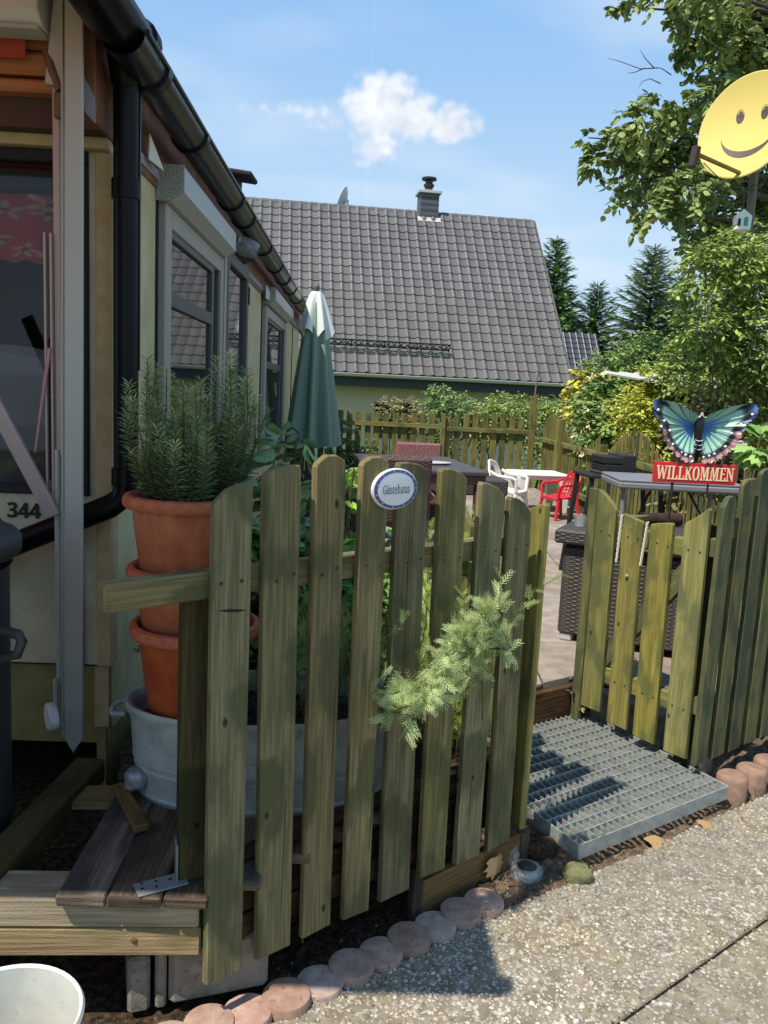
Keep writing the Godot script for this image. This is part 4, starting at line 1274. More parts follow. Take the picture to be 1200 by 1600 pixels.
	for y in [1.98, 2.3, 1.12]: dp.lathe([Vector2(0.038, -0.03), Vector2(0.043, -0.028), Vector2(0.043, 0.028), Vector2(0.038, 0.03)], 18, at(Vector3(-0.713, y, -2.58) - B))
	dp.box(at(Vector3(-0.675, 1.9, -2.585) - B), Vector3(0.006, 0.9, 0.01))
	part("downpipe", dp, M.black, h)
	# front window
	var wf := MB.new()
	for q in [[-1.95, -0.845, 2.06, 2.1], [-1.95, -0.845, 1.045, 1.075], [-0.875, -0.845, 1.075, 2.06], [-1.95, -1.92, 1.075, 2.06]]:
		wf.box(at(Vector3((q[0] + q[1]) * 0.5, (q[2] + q[3]) * 0.5, -2.652) - B), Vector3(q[1] - q[0], q[3] - q[2], 0.035), 0.004)
	var win := part("window", wf, M.seal, h)
	part("pane", f.call(-1.92, -0.875, 1.075, 2.06, -2.655, -2.659), M.glass, win)
	var cu := MB.new()
	cu.surf(func(u: float, v: float) -> Vector3: return Vector3(lerpf(-1.9, -0.89, u), lerpf(1.985, 1.77 + 0.012 * absf(sin(u * 40.0)), v), -2.74 + 0.012 * sin(u * 46.0 + v) + 0.008 * sin(u * 17.0)) - B, 90, 6, Vector3(0, 0, 1))
	part("curtain", cu, M.curtain, win)
	part("blind_rail", f.call(-1.9, -0.88, 1.99, 2.055, -2.7, -2.76, 0.004), M.seal, win)
	var se := MB.new()
	se.prism(P2([-0.26, 0, 0.17, 0, 0.15, 0.33, 0.1, 0.375, 0.0, 0.39, -0.3, 0.4]), 0.12, at(Vector3(-1.17, 1.13, -2.98) - B), 0.03)
	part("seat_back", se, M.seat, h)
	part("bench", f.call(-1.8, -0.86, 0.9, 1.15, -2.75, -3.3, 0.01), M.frame_dark, h)
	part("house_number", lettering("344", "Droid Sans", true, false, 0.105, 0.05, 0.004, Vector3(-1.055, 0.99, -2.646) - B), M.number, h)
	# first side window under its shutter box
	for q in [[-3.22, -4.55, 2.12, 2.205, 0], [-6.68, -8.55, 2.1, 2.17, 1]]:
		var sh := MB.new()
		sh.prism(P2([0, 0.0, 0.05, 0.0, 0.1, 0.035, 0.1, 0.125, 0.0, 0.125]), absf(q[1] - q[0]), at(Vector3(-0.778, q[2] - 0.03, (q[0] + q[1]) * 0.5) - B), 0.003)
		var s := part("shutter_box", sh, M.shutter, h)
		var ca := MB.new()
		ca.prism(P2([-0.002, -0.002, 0.05, -0.003, 0.103, 0.033, 0.103, 0.128, -0.002, 0.128]), 0.012, at(Vector3(-0.777, q[2] - 0.03, q[0] + 0.006) - B), 0.002)
		part("end_cap", ca, M.cast, s)
	for q in [[-3.25, -4.6, 0.95, 2.09, 1.748, 0], [-6.72, -8.5, 0.92, 2.06, 1.6, 1]]:
		var fr := MB.new()
		var z0: float = q[0]
		var z1: float = q[1]
		for e in [[z0, z0 - 0.1, q[2], q[3]], [z1 + 0.07, z1, q[2], q[3]], [z0 - 0.1, z1 + 0.07, q[3] - 0.08, q[3]], [z0 - 0.1, z1 + 0.07, q[2], q[2] + 0.05]]:
			fr.box(at(Vector3(-0.765, (e[2] + e[3]) * 0.5, (e[0] + e[1]) * 0.5) - B), Vector3(0.035, e[3] - e[2], absf(e[1] - e[0])), 0.005)
		var w := part("window", fr, M.frame, h)
		var inn := MB.new()
		var zm: float = lerpf(z0, z1, 0.78)
		for e in [[z0 - 0.1, zm, q[3] - 0.11, q[3] - 0.08], [z0 - 0.1, zm, q[4] - 0.03, q[4] + 0.03], [zm, zm - 0.05, q[2] + 0.05, q[3] - 0.08], [z1 + 0.11, z1 + 0.07, q[2] + 0.05, q[3] - 0.08]]:
			inn.box(at(Vector3(-0.768, (e[2] + e[3]) * 0.5, (e[0] + e[1]) * 0.5) - B), Vector3(0.025, e[3] - e[2], absf(e[1] - e[0])), 0.003)
		part("sash", inn, M.frame_dark, w)
		part("pane", f.call(-0.771, -0.777, q[2] + 0.04, q[3] - 0.08, z0 - 0.09, z1 + 0.06), M.glass_dark, w)
	# the narrow glazed door
	var df := MB.new()
	for e in [[-4.72, -4.78, 0.5, 2.19], [-5.52, -5.6, 0.5, 2.19], [-4.78, -5.52, 2.1, 2.19], [-4.78, -5.52, 0.5, 0.95]]:
		df.box(at(Vector3(-0.76, (e[2] + e[3]) * 0.5, (e[0] + e[1]) * 0.5) - B), Vector3(0.036, e[3] - e[2], absf(e[1] - e[0])), 0.005)
	var d := part("door", df, M.frame_dark, h)
	part("pane", f.call(-0.768, -0.775, 0.94, 2.11, -4.77, -5.53), M.glass_dark, d)
	part("hinge", f.call(-0.735, -0.745, 1.95, 2.06, -5.57, -5.6), M.seal, d)
	part("door_post", f.call(-0.745, -0.78, 0.5, 2.19, -4.62, -4.7), M.frame, h)
	# lamp and vent flap under the gutter
	var lp := MB.new()
	lp.lathe([Vector2(0, 0.0), Vector2(0.05, 0.0), Vector2(0.055, 0.05), Vector2(0.045, 0.1), Vector2(0.03, 0.12)], 16, Transform3D(Basis(Vector3.BACK, -1.9), Vector3(-0.71, 2.215, -4.85) - B))
	part("wall_lamp", lp, M.clear_plastic, h)
	part("wall_lamp_base", f.call(-0.71, -0.78, 2.19, 2.25, -4.7, -4.78, 0.006), M.black_matt, h)
	var vf := MB.new()
	vf.prism(P2([0, 0, 0.1, 0.05, 0.1, 0.08, 0.0, 0.13]), 0.35, at(Vector3(-0.775, 2.15, -5.15) - B), 0.003)
	part("vent_flap", vf, M.black_matt, h)
	# vent cap on the roof
	var vc := MB.new()
	vc.box(at(Vector3(-0.86, 2.8, -5.75) - B, 0.0, 0.06, -0.1), Vector3(0.24, 0.035, 0.3), 0.01)
	vc.box(at(Vector3(-0.9, 2.68, -5.75) - B), Vector3(0.13, 0.22, 0.16), 0.01)
	part("roof_vent", vc, M.black_matt, h)

func lettering(text: String, font: String, bold: bool, italic: bool, width: float, height: float, depth: float, p: Vector3) -> MB:
	var sf := SystemFont.new()
	sf.font_names = PackedStringArray([font])
	if bold: sf.font_weight = 700
	sf.font_italic = italic
	var tm := TextMesh.new()
	tm.text = text
	tm.font = sf
	tm.font_size = 64
	tm.pixel_size = 0.01
	tm.depth = 0.1
	var arr := tm.get_mesh_arrays()
	var vs: PackedVector3Array = arr[Mesh.ARRAY_VERTEX]
	var ns: PackedVector3Array = arr[Mesh.ARRAY_NORMAL]
	var ids: PackedInt32Array = arr[Mesh.ARRAY_INDEX]
	var lo := Vector3(1e9, 1e9, 1e9)
	var hi := -lo
	for q in vs:
		lo = lo.min(q)
		hi = hi.max(q)
	var mid := (lo + hi) * 0.5
	var k := Vector3(width / (hi.x - lo.x), height / (hi.y - lo.y), depth / (hi.z - lo.z))
	var b := MB.new()
	if ids.size() == 0:
		for i in vs.size(): ids.append(i)
	for i in range(0, ids.size(), 3):
		var A := ids[i]
		var C := ids[i + 1]
		var D := ids[i + 2]
		b.tri((vs[A] - mid) * k + p, (vs[C] - mid) * k + p, (vs[D] - mid) * k + p, ns[A], ns[C], ns[D])
	return b

func awning() -> void:
	var B := Vector3(-0.82, 0, -2.42)
	var a := thing("awning", "folded awning leg with cassette, arm and red cloth on the mobile home's front", "awning", B)
	var cs := MB.new()
	cs.prism(P2([0, 0, 0.09, 0.0, 0.12, 0.03, 0.12, 0.1, 0.08, 0.14, 0, 0.14]), 2.2, at(Vector3(-0.885 - 1.1, 2.345, -2.48) - B, -PI / 2), 0.004)
	part("cassette", cs, M.white_paint, a)
	part("cassette_lip", bx(Vector3(-0.888 - 1.1, 2.338, -2.41) - B, Vector3(2.2, 0.012, 0.08), 0.003), M.shutter, a)
	part("bracket", bx(Vector3(-0.85, 2.36, -2.43) - B, Vector3(0.05, 0.3, 0.012), 0.002, 0, 0, -0.12), M.alu, a)
	part("valance", bx(Vector3(-1.96, 2.315, -2.47) - B, Vector3(2.0, 0.05, 0.008)), M.awning, a)
	var cl := MB.new()
	cl.surf(func(u: float, v: float) -> Vector3: return Vector3(lerpf(-3.3, -0.64, u), lerpf(2.52, 2.46, v) - 0.03 * sin(v * PI), lerpf(-2.42, -0.9, v)) - B, 8, 8, Vector3.UP)
	part("cloth", cl, M.awning, a)
	part("front_rail", bx(Vector3(-1.97, 2.455, -0.89) - B, Vector3(2.7, 0.07, 0.05), 0.01), M.white_paint, a)
	# the upright leg: a U channel with a cut foot
	var lg := MB.new()
	lg.prism(P2([-0.026, 0.33, 0.0, 0.285, 0.028, 0.33, 0.024, 2.62, -0.024, 2.62]), 0.012, at(Vector3(-0.823, 0, -2.405) - B, 0, 0, -0.008), 0.002)
	lg.box(at(Vector3(-0.846, 1.47, -2.425) - B, 0, 0, -0.008), Vector3(0.004, 2.28, 0.035))
	part("leg", lg, M.alu, a)
	part("inner_leg", bx(Vector3(-0.874, 0.85, -2.44) - B, Vector3(0.014, 0.72, 0.02), 0.003), M.alu, a)
	part("inner_leg", bx(Vector3(-0.868, 1.72, -2.455) - B, Vector3(0.022, 1.06, 0.03), 0.003), M.alu_warm, a)
	var ch := MB.new()
	for x in [-0.899, -0.882]: ch.box(at(Vector3(x, 1.42, -2.44) - B), Vector3(0.006, 0.8, 0.03), 0.001)
	part("channel", ch, M.alu_warm, a)
	var sp := MB.new()
	for k in 46: sp.lathe([Vector2(0.003, -0.004), Vector2(0.006, 0.0), Vector2(0.003, 0.004)], 8, at(Vector3(-0.8905, 1.12 + k * 0.009, -2.437) - B))
	part("spring", sp, M.seal, a)
	var ar := MB.new()
	bar(ar, Vector3(-1.16, 1.62, -2.35) - B, Vector3(-0.875, 1.015, -2.41) - B, 0.042, 0.02, 0.003)
	part("arm", ar, M.alu_warm, a)
	var rod := MB.new()
	rod.tube([Vector3(-0.885, 1.5, -2.42) - B, Vector3(-0.93, 1.2, -2.42) - B], 0.006, 0.004, 6)
	part("rod", rod, M.rod_pink, a)
	var hg := MB.new()
	hg.tube([Vector3(-0.888, 2.3, -2.44) - B, Vector3(-0.872, 2.25, -2.43) - B, Vector3(-0.852, 2.2, -2.43) - B], 0.016, 0.012, 8)
	hg.box(at(Vector3(-0.852, 2.16, -2.43) - B), Vector3(0.03, 0.07, 0.02), 0.004)
	part("joint", hg, M.brass, a)
	var ft := MB.new()
	var fx := Transform3D(Basis(Vector3.UP, 0.5) * Basis(Vector3.BACK, PI / 2), Vector3(-0.888, 0.395, -2.41) - B)
	ft.lathe([Vector2(0, -0.012), Vector2(0.03, -0.014), Vector2(0.034, -0.008), Vector2(0.034, 0.008), Vector2(0.03, 0.014), Vector2(0, 0.012)], 20, fx, 1.15, 1.9)
	part("foot", ft, M.white_paint, a)
	part("foot_fork", bx(Vector3(-0.876, 0.47, -2.42) - B, Vector3(0.012, 0.09, 0.03), 0.003), M.alu, a)

# ---------------------------------------------------------------- left corner: deck, tub, pots
func corner() -> void:
	# two stacked sleepers
	for k in 2:
		var s := thing("timber_beam", ["sunlit upper timber beam under the deck boards, sawn end by the gate", "sunlit lower timber beam with a knot, resting on the concrete block"][k], "beam", Vector3(-0.85, [0.235, 0.165][k], -1.70), 0.03 if k == 0 else 0.035)
		part("beam", bx(Vector3(0.005 - k * 0.0, 0.034, 0), Vector3(1.09 + k * 0.008, 0.067, 0.11), 0.004), M.beam[k], s)
		if k == 1:
			var kn := MB.new()
			kn.lathe([Vector2(0, 0.003), Vector2(0.005, 0.003), Vector2(0.008, 0.0)], 10, Transform3D(Basis(Vector3.RIGHT, PI / 2), Vector3(0.41, 0.04, 0.0555)))
			part("knot", kn, M.beam[3], s)
	var up := thing("timber_post", "dark weathered short post between the beams and the first picket", "post", Vector3(-0.275, 0.14, -1.775), 0.3)
	part("post", bx(Vector3(0, 0.085, 0), Vector3(0.07, 0.17, 0.06), 0.004), M.deck[2], up)
	var cb := thing("concrete_block", "rough concrete block under the beams beside the white bucket", "concrete block", Vector3(-0.31, 0, -1.83), 0.3)
	part("block", bx(Vector3(0.02, 0.078, 0), Vector3(0.23, 0.15, 0.2), 0.012), M.block, cb)
	part("block_edge", bx(Vector3(-0.112, 0.07, -0.01), Vector3(0.025, 0.15, 0.2), 0.006), M.block, cb)
	part("block_edge", bx(Vector3(-0.16, 0.055, 0.0), Vector3(0.05, 0.14, 0.16), 0.008), M.block, cb)
	# deck boards running back under the tub
	var dk := thing("deck", "dark weathered deck boards carrying the zinc tub and the post", "deck", Vector3(-0.2, 0.3, -2.05))
	for b in [[-0.345, 0.106, 0.42, 0.0, 0], [-0.232, 0.116, 0.42, 0.0, 1], [-0.122, 0.095, 0.42, 0.0, 2], [-0.02, 0.1, 0.35, 0.0, 0], [0.085, 0.1, 0.24, 0.0, 1], [0.19, 0.1, 0.14, 0.0, 2], [0.295, 0.1, 0.05, 0.0, 0]]:
		var z1: float = b[2]
		part("board", bx(Vector3(b[0], 0.013, (z1 - 0.42) * 0.5), Vector3(b[1], 0.026, z1 + 0.42), 0.004, b[3]), M.deck[b[4]], dk)
	part("joist", bx(Vector3(-0.1, -0.05, -0.25), Vector3(0.7, 0.08, 0.06), 0.004), M.deck[2], dk)
	var db := thing("deck_beam", "mossy beam running back from the sleepers beside the grey barrel", "beam", Vector3(-0.765, 0.285, -1.97), 0.0)
	part("beam", bx(Vector3(0, 0.0, -0.02), Vector3(0.085, 0.07, 0.62), 0.004, -0.1), M.mossy, db)
	var cp := thing("cross_board", "short light board lying across the dark gap in the deck", "board", Vector3(-0.63, 0.275, -2.13), 0.05)
	part("board", bx(Vector3(0, 0.012, 0), Vector3(0.24, 0.022, 0.1), 0.003), M.beam[2], cp)
	var lb := thing("loose_stick", "loose split stick of wood leaning against the foot of the tub", "stick", Vector3(-0.535, 0.338, -1.98), 0.0)
	part("stick", bx(Vector3(0, 0.006, 0), Vector3(0.035, 0.02, 0.24), 0.003, 0.5), M.beam[3], lb)
	# post of the gate panel with its galvanised shoe
	var po := thing("gate_post", "dark square post standing on the deck behind the first picket", "post", Vector3(-0.328, 0.326, -1.73), 0.3)
	part("post", bx(Vector3(0, 0.325, 0), Vector3(0.066, 0.65, 0.066), 0.003), M.panel_dark, po)
	var sh := MB.new()
	sh.box(at(Vector3(-0.07, 0.003, 0.035), 0.2), Vector3(0.11, 0.004, 0.05), 0.001)
	sh.box(at(Vector3(-0.036, 0.045, 0.018)), Vector3(0.004, 0.09, 0.042), 0.001)
	var shoe := part("shoe", sh, M.shoe, po)
	var ho := MB.new()
	for k in 5: ho.lathe([Vector2(0, 0.0058), Vector2(0.004, 0.0056)], 8, at(Vector3(-0.11 + (k % 3) * 0.03, 0.0, 0.025 + (k / 3) * 0.02)))
	part("hole", ho, M.seal, shoe)
	# tub
	var tb := thing("zinc_tub", "long oval zinc tub behind the pickets holding the flower pots", "tub", Vector3(-0.215, 0.327, -2.16), 0.1)
	var t := MB.new()
	t.lathe([Vector2(0, 0.0), Vector2(0.94, 0.0), Vector2(0.955, 0.012), Vector2(0.94, 0.02), Vector2(0.965, 0.08), Vector2(0.972, 0.084), Vector2(0.968, 0.09), Vector2(0.975, 0.1), Vector2(0.982, 0.104), Vector2(0.978, 0.11), Vector2(1.0, 0.23), Vector2(1.03, 0.232), Vector2(1.04, 0.245), Vector2(1.03, 0.256), Vector2(0.995, 0.254), Vector2(0.97, 0.23), Vector2(0.95, 0.06), Vector2(0, 0.05)], 48, Transform3D.IDENTITY, 0.36, 0.2)
	part("body", t, M.tub, tb)
	for s in [-1.0, 1.0]:
		var hd := MB.new()
		hd.tube([Vector3(0.365 * s, 0.225, 0.05), Vector3(0.4 * s, 0.222, 0.04), Vector3(0.41 * s, 0.22, 0.0), Vector3(0.4 * s, 0.222, -0.04), Vector3(0.365 * s, 0.225, -0.05)], 0.007, 0.007, 8)
		part("handle", hd, M.galv, tb)
	var es := MB.new()
	es.lathe([Vector2(0, 0.199), Vector2(0.98, 0.199)], 40, Transform3D.IDENTITY, 0.345, 0.19)
	part("earth", es, M.soil, tb)
	# three stacked pots
	for k in 3:
		var p := thing("flower_pot", ["topmost terracotta pot of the stack, planted with rosemary", "middle terracotta pot of the stack, behind the gate's rail end", "lowest, brightest orange pot of the stack, standing in the tub"][k], "flower pot", [Vector3(-0.425, 0.87, -2.13), Vector3(-0.415, 0.685, -2.13), Vector3(-0.4, 0.535, -2.12)][k], 0.0, "stacked terracotta pots")
		var b := MB.new()
		var r := [0.158, 0.158, 0.162][k] as float
		b.lathe([Vector2(0, 0), Vector2(r * 0.7, 0), Vector2(r * 0.73, 0.004), Vector2(r * 0.86, 0.17), Vector2(r * 0.87, 0.172), Vector2(r * 0.9, 0.235)], 40)
		part("body", b, [M.pot, M.pot, M.pot_new][k], p)
		var rb := MB.new()
		rb.lathe([Vector2(r * 0.9, 0.23), Vector2(r * 1.02, 0.232), Vector2(r * 1.05, 0.238), Vector2(r * 1.06, 0.25), Vector2(r * 1.03, 0.262), Vector2(r * 0.95, 0.265), Vector2(r * 0.9, 0.255), Vector2(r * 0.86, 0.2)], 40)
		part("rim", rb, M.rim, p)
		var eb := MB.new()
		eb.lathe([Vector2(0, 0.236), Vector2(r * 0.89, 0.232)], 24)
		part("earth", eb, M.soil, p)
	# odd metal lump by the tub
	blocks_rock("foil_lump", "crumpled pale foil-like lump on the deck against the tub", "lump", Vector3(-0.535, 0.385, -2.05), Vector3(0.03, 0.028, 0.028), M.shoe, 6)
	# barrel
	var ba := thing("rain_barrel", "dark grey plastic barrel with a lidded rim and side handle at the left edge", "barrel", Vector3(-1.105, 0, -1.97))
	var bb := MB.new()
	bb.lathe([Vector2(0, 0.0), Vector2(0.245, 0.0), Vector2(0.255, 0.02), Vector2(0.262, 0.95), Vector2(0.27, 0.955)], 48)
	part("body", bb, M.barrel, ba)
	var lb2 := MB.new()
	lb2.lathe([Vector2(0.265, 0.985), Vector2(0.285, 0.99), Vector2(0.292, 1.0), Vector2(0.292, 1.03), Vector2(0.28, 1.045), Vector2(0.26, 1.05), Vector2(0.24, 1.075), Vector2(0.1, 1.1), Vector2(0, 1.1)], 48, at(Vector3(0, -0.012, 0)))
	part("lid", lb2, M.barrel, ba)
	var bh := MB.new()
	bh.tube([Vector3(0.24, 0.79, 0.02), Vector3(0.275, 0.81, 0.03), Vector3(0.32, 0.805, 0.045), Vector3(0.33, 0.79, 0.05), Vector3(0.318, 0.757, 0.05), Vector3(0.28, 0.745, 0.035), Vector3(0.255, 0.715, 0.025)], 0.013, 0.012, 10)
	part("handle", bh, M.barrel, ba)
	# bucket
	var bu := thing("bucket", "white plastic bucket in the lower left corner", "bucket", Vector3(-0.6, 0.0, -1.365))
	var ub := MB.new()
	ub.lathe([Vector2(0, 0.004), Vector2(0.115, 0.004), Vector2(0.12, 0.01), Vector2(0.137, 0.245), Vector2(0.142, 0.248), Vector2(0.144, 0.256), Vector2(0.14, 0.262), Vector2(0.134, 0.258), Vector2(0.116, 0.012), Vector2(0, 0.01)], 48)
	part("body", ub, M.bucket, bu)

func rosemary() -> void:
	rng.seed = 5
	var foot := Vector3(-0.425, 1.1, -2.13)
	var o := thing("rosemary", "tall bushy rosemary growing in the topmost pot", "herb", foot)
	var w := MB.new()
	var l := Leaves.new()
	for i in 95:
		var an := rng.randf() * TAU
		var r0 := 0.1 * sqrt(rng.randf())
		var p0 := Vector3(cos(an) * r0, 0, sin(an) * r0)
		var lean := rng.randf_range(0.05, 0.62)
		var h := (rng.randf_range(0.12, 0.24) if i % 5 < 3 else rng.randf_range(0.24, 0.37)) * (1.05 - lean * 0.25)
		if i < 5:
			lean = 0.12
			h = [0.39, 0.38, 0.36, 0.33, 0.4][i]
		var d := Vector3(cos(an), 0, sin(an))
		var p1 := p0 + d * lean * h * 0.55 + Vector3(0, h * 0.35, 0)
		var p2 := p0 + d * lean * h * 0.75 + Vector3(0, h * 0.7, 0)
		var p3 := p2 + d * lean * h * 0.1 * rng.randf_range(-1, 1.5) + Vector3(0, h * 0.3, 0) + rv() * 0.015
		w.tube([p0, p1, p2, p3], 0.0028, 0.0012, 5, false)
		var sunlit_tip := 0.0 if rng.randf() < 0.55 else 1.0  # sun on the tips is painted as paler leaves, stronger on some stems
		var n := int(h * 420)
		for k in n:
			var t := 0.12 + 0.88 * (k + rng.randf()) / n
			var p := p0.lerp(p1, t * 3.0) if t < 0.333 else (p1.lerp(p2, t * 3.0 - 1.0) if t < 0.667 else p2.lerp(p3, t * 3.0 - 2.0))
			var b := k * 2.4
			var ld := Vector3(cos(b), rng.randf_range(0.15, 0.9) + 0.8 * t * t, sin(b)).normalized()
			l.add(leaf_xf(p, ld, Vector3.UP, rng.randf_range(0.024, 0.04) * (1.1 - 0.35 * t)), lc(Color(0.115, 0.185, 0.075), Color(0.6, 0.7, 0.3), clampf(t * t * 0.8 * (0.35 + sunlit_tip * 0.65) + rng.randf() * 0.12, 0, 1)))
	part("stem", w, M.stem, o)
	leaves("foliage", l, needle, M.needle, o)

# a feathery shoot of southernwood along pts
func shoot(l: Leaves, w: MB, pts: Array, n: int, size: float, a: Color, b: Color, spread := 0.7) -> void:
	w.tube(pts, 0.0022, 0.001, 5, false)
	var m := pts.size() - 1
	for k in n:
		var t := 0.12 + 0.88 * (k + rng.randf()) / n
		var i := mini(int(t * m), m - 1)
		var u := t * m - i
		var p: Vector3 = (pts[i] as Vector3).lerp(pts[i + 1], u)
		var d: Vector3 = (pts[i + 1] - pts[i]).normalized()
		var s := rv()
		s = (s - d * s.dot(d)).normalized()
		l.add(leaf_xf(p, d * (0.55 + t * 0.5) + s * spread, rv(), size * rng.randf_range(0.7, 1.2) * (1.1 - 0.35 * t)), lc(a, b, clampf(0.2 + 0.6 * t + rng.randfn() * 0.2, 0, 1), 0.15))

func herbs() -> void:
	rng.seed = 8
	var base := Vector3(0.2, 0.5, -2.2)
	var o := thing("southernwood", "feathery pale green southernwood spilling out through the pickets", "herb", base)
	var l := Leaves.new()
	var w := MB.new()
	var a := Color(0.32, 0.42, 0.16)
	var b := Color(0.78, 0.88, 0.45)
	# the plume in front of the gate: shoots come through the gaps, then sweep down to the left
	for i in 22:
		var q := rng.randf()
		var tip := Vector3(0.36, 0.92, -2.02).lerp(Vector3(0.095, 0.66, -1.82), q) + Vector3(rng.randfn() * 0.012, rng.randfn() * 0.017, rng.randfn() * 0.015)
		if i < 4: tip = Vector3(0.385 + i * 0.012, 0.97 - i * 0.07, -2.05) + rv() * 0.01
		var s := Vector3(0.29 + rng.randfn() * 0.03, 0.72 + rng.randfn() * 0.05, -2.14)
		var mid := s.lerp(tip, 0.5) + Vector3(0.05, -0.02 + 0.05 * (1.0 - q), 0.05)
		shoot(l, w, [base - base, s - base, mid - base, tip - base], 26, 0.05, a, b)
	# side sprigs poking forward
	for i in 22:
		var q := rng.randf()
		var c := Vector3(0.33, 0.85, -2.03).lerp(Vector3(0.13, 0.66, -1.86), q)
		var tip := c + Vector3(rng.randfn() * 0.03 - 0.015, rng.randfn() * 0.025 - 0.01, 0.02 + rng.randf() * 0.04)
		shoot(l, w, [c - base, c.lerp(tip, 0.5) - base + Vector3(0, 0.012, 0), tip - base], 12, 0.046, a, b)
	shoot(l, w, [Vector3(0.16, 0.66, -1.95) - base, Vector3(0.23, 0.74, -1.96) - base, Vector3(0.262, 0.84, -1.975) - base], 14, 0.03, a, b)
	shoot(l, w, [Vector3(0.1, 0.6, -2.0) - base, Vector3(0.07, 0.7, -1.9) - base, Vector3(0.1, 0.76, -1.88) - base], 14, 0.034, a, b)
	shoot(l, w, [Vector3(0.35, 0.78, -2.1) - base, Vector3(0.38, 0.8, -2.1) - base, Vector3(0.405, 0.81, -2.1) - base], 12, 0.034, a, b)
	shoot(l, w, [Vector3(0.33, 0.7, -2.1) - base, Vector3(0.36, 0.71, -2.1) - base, Vector3(0.385, 0.69, -2.1) - base], 10, 0.034, a, b)
	part("stem", w, M.stem, o)
	leaves("foliage", l, feather, M.leaf, o)
	# the same herb behind the pickets, darker and looser
	var o2 := thing("southernwood", "loose dark southernwood behind the second to fourth pickets", "herb", Vector3(0.0, 0.52, -2.2))
	var l2 := Leaves.new()
	var w2 := MB.new()
	for i in 44:
		var q := Vector3(rng.randf_range(-0.2, 0.4), 0, rng.randf_range(-2.4, -2.08))
		var h := rng.randf_range(0.22, 0.46)
		shoot(l2, w2, [Vector3(q.x, 0.02, q.z) - Vector3(0, 0, -2.2), Vector3(q.x + rng.randfn() * 0.03, h * 0.55, q.z + 0.02) - Vector3(0, 0, -2.2), Vector3(q.x + rng.randfn() * 0.09, h, q.z + 0.05 + rng.randfn() * 0.05) - Vector3(0, 0, -2.2)], 30, 0.042, Color(0.148, 0.243, 0.072), Color(0.508, 0.648, 0.221), 0.9)
	part("stem", w2, M.stem, o2)
	leaves("foliage", l2, feather, M.leaf, o2)
	# tall light dill-like herb in the sun behind the fifth and sixth pickets
	var o3 := thing("fine_herb", "bright upright fine-leaved herb in sunlight behind the fifth and sixth pickets", "herb", Vector3(0.28, 0.2, -2.75))
	var l3 := Leaves.new()
	var w3 := MB.new()
	for i in 34:
		var q := Vector3(rng.randf_range(-0.16, 0.14), 0, rng.randf_range(-0.12, 0.2))
		var h := rng.randf_range(0.5, 0.86)
		shoot(l3, w3, [q, q + Vector3(rng.randfn() * 0.03, h * 0.5, 0.02), q + Vector3(rng.randfn() * 0.06, h, 0.03)], 44, 0.04, Color(0.254, 0.405, 0.078), Color(0.762, 0.931, 0.221), 0.8)
	part("stem", w3, M.stem, o3)
	leaves("foliage", l3, feather, M.leaf, o3)
	# broad-leaved herbs in the bed
	shrub("bed_herb", "dense dark parsley-like herb between rosemary and the second picket", "herb", Vector3(-0.25, 0.2, -2.75), [[-0.28, 0.85, -2.55, 0.16, 1.3], [-0.12, 0.8, -2.7, 0.16, 1.4], [-0.3, 0.6, -2.6, 0.2], [0.02, 0.7, -2.75, 0.16, 1.2], [-0.1, 0.5, -2.7, 0.2]], 0.032, 44, Color(0.075, 0.173, 0.048), Color(0.254, 0.446, 0.111), palm)
	shrub("bed_herb", "bright yellow green leafy shoot seen between second and third pickets", "herb", Vector3(-0.02, 0.2, -3.2), [[-0.03, 1.02, -3.2, 0.06, 1.8], [-0.02, 0.85, -3.15, 0.08, 1.4], [0.0, 1.12, -3.2, 0.04, 1.0]], 0.05, 16, Color(0.338, 0.567, 0.078), Color(0.846, 1.053, 0.189), broad)
	shrub("bed_plant", "broad-leaved plant with grey green leaves above the second picket", "plant", Vector3(-0.35, 0.2, -4.2), [[-0.4, 1.05, -4.1, 0.2], [-0.15, 0.95, -4.2, 0.2], [-0.5, 0.8, -4.0, 0.22], [-0.3, 1.18, -4.2, 0.12]], 0.12, 18, Color(0.126, 0.222, 0.095), Color(0.424, 0.588, 0.252), broad)
	shrub("bed_plant", "low blue green plant between third and fourth pickets", "plant", Vector3(0.12, 0.2, -3.9), [[0.1, 0.62, -3.8, 0.2], [0.22, 0.5, -3.6, 0.2], [0.05, 0.4, -3.5, 0.2]], 0.1, 18, Color(0.126, 0.243, 0.111), Color(0.359, 0.546, 0.252), oval)
	shrub("bed_plant", "trailing weed at the left foot of the rosemary pot's wall", "plant", Vector3(-0.5, 0.2, -2.6), [[-0.5, 0.62, -2.55, 0.14], [-0.45, 0.9, -2.6, 0.12, 1.4]], 0.03, 30, Color(0.064, 0.141, 0.048), Color(0.233, 0.384, 0.111), oval)

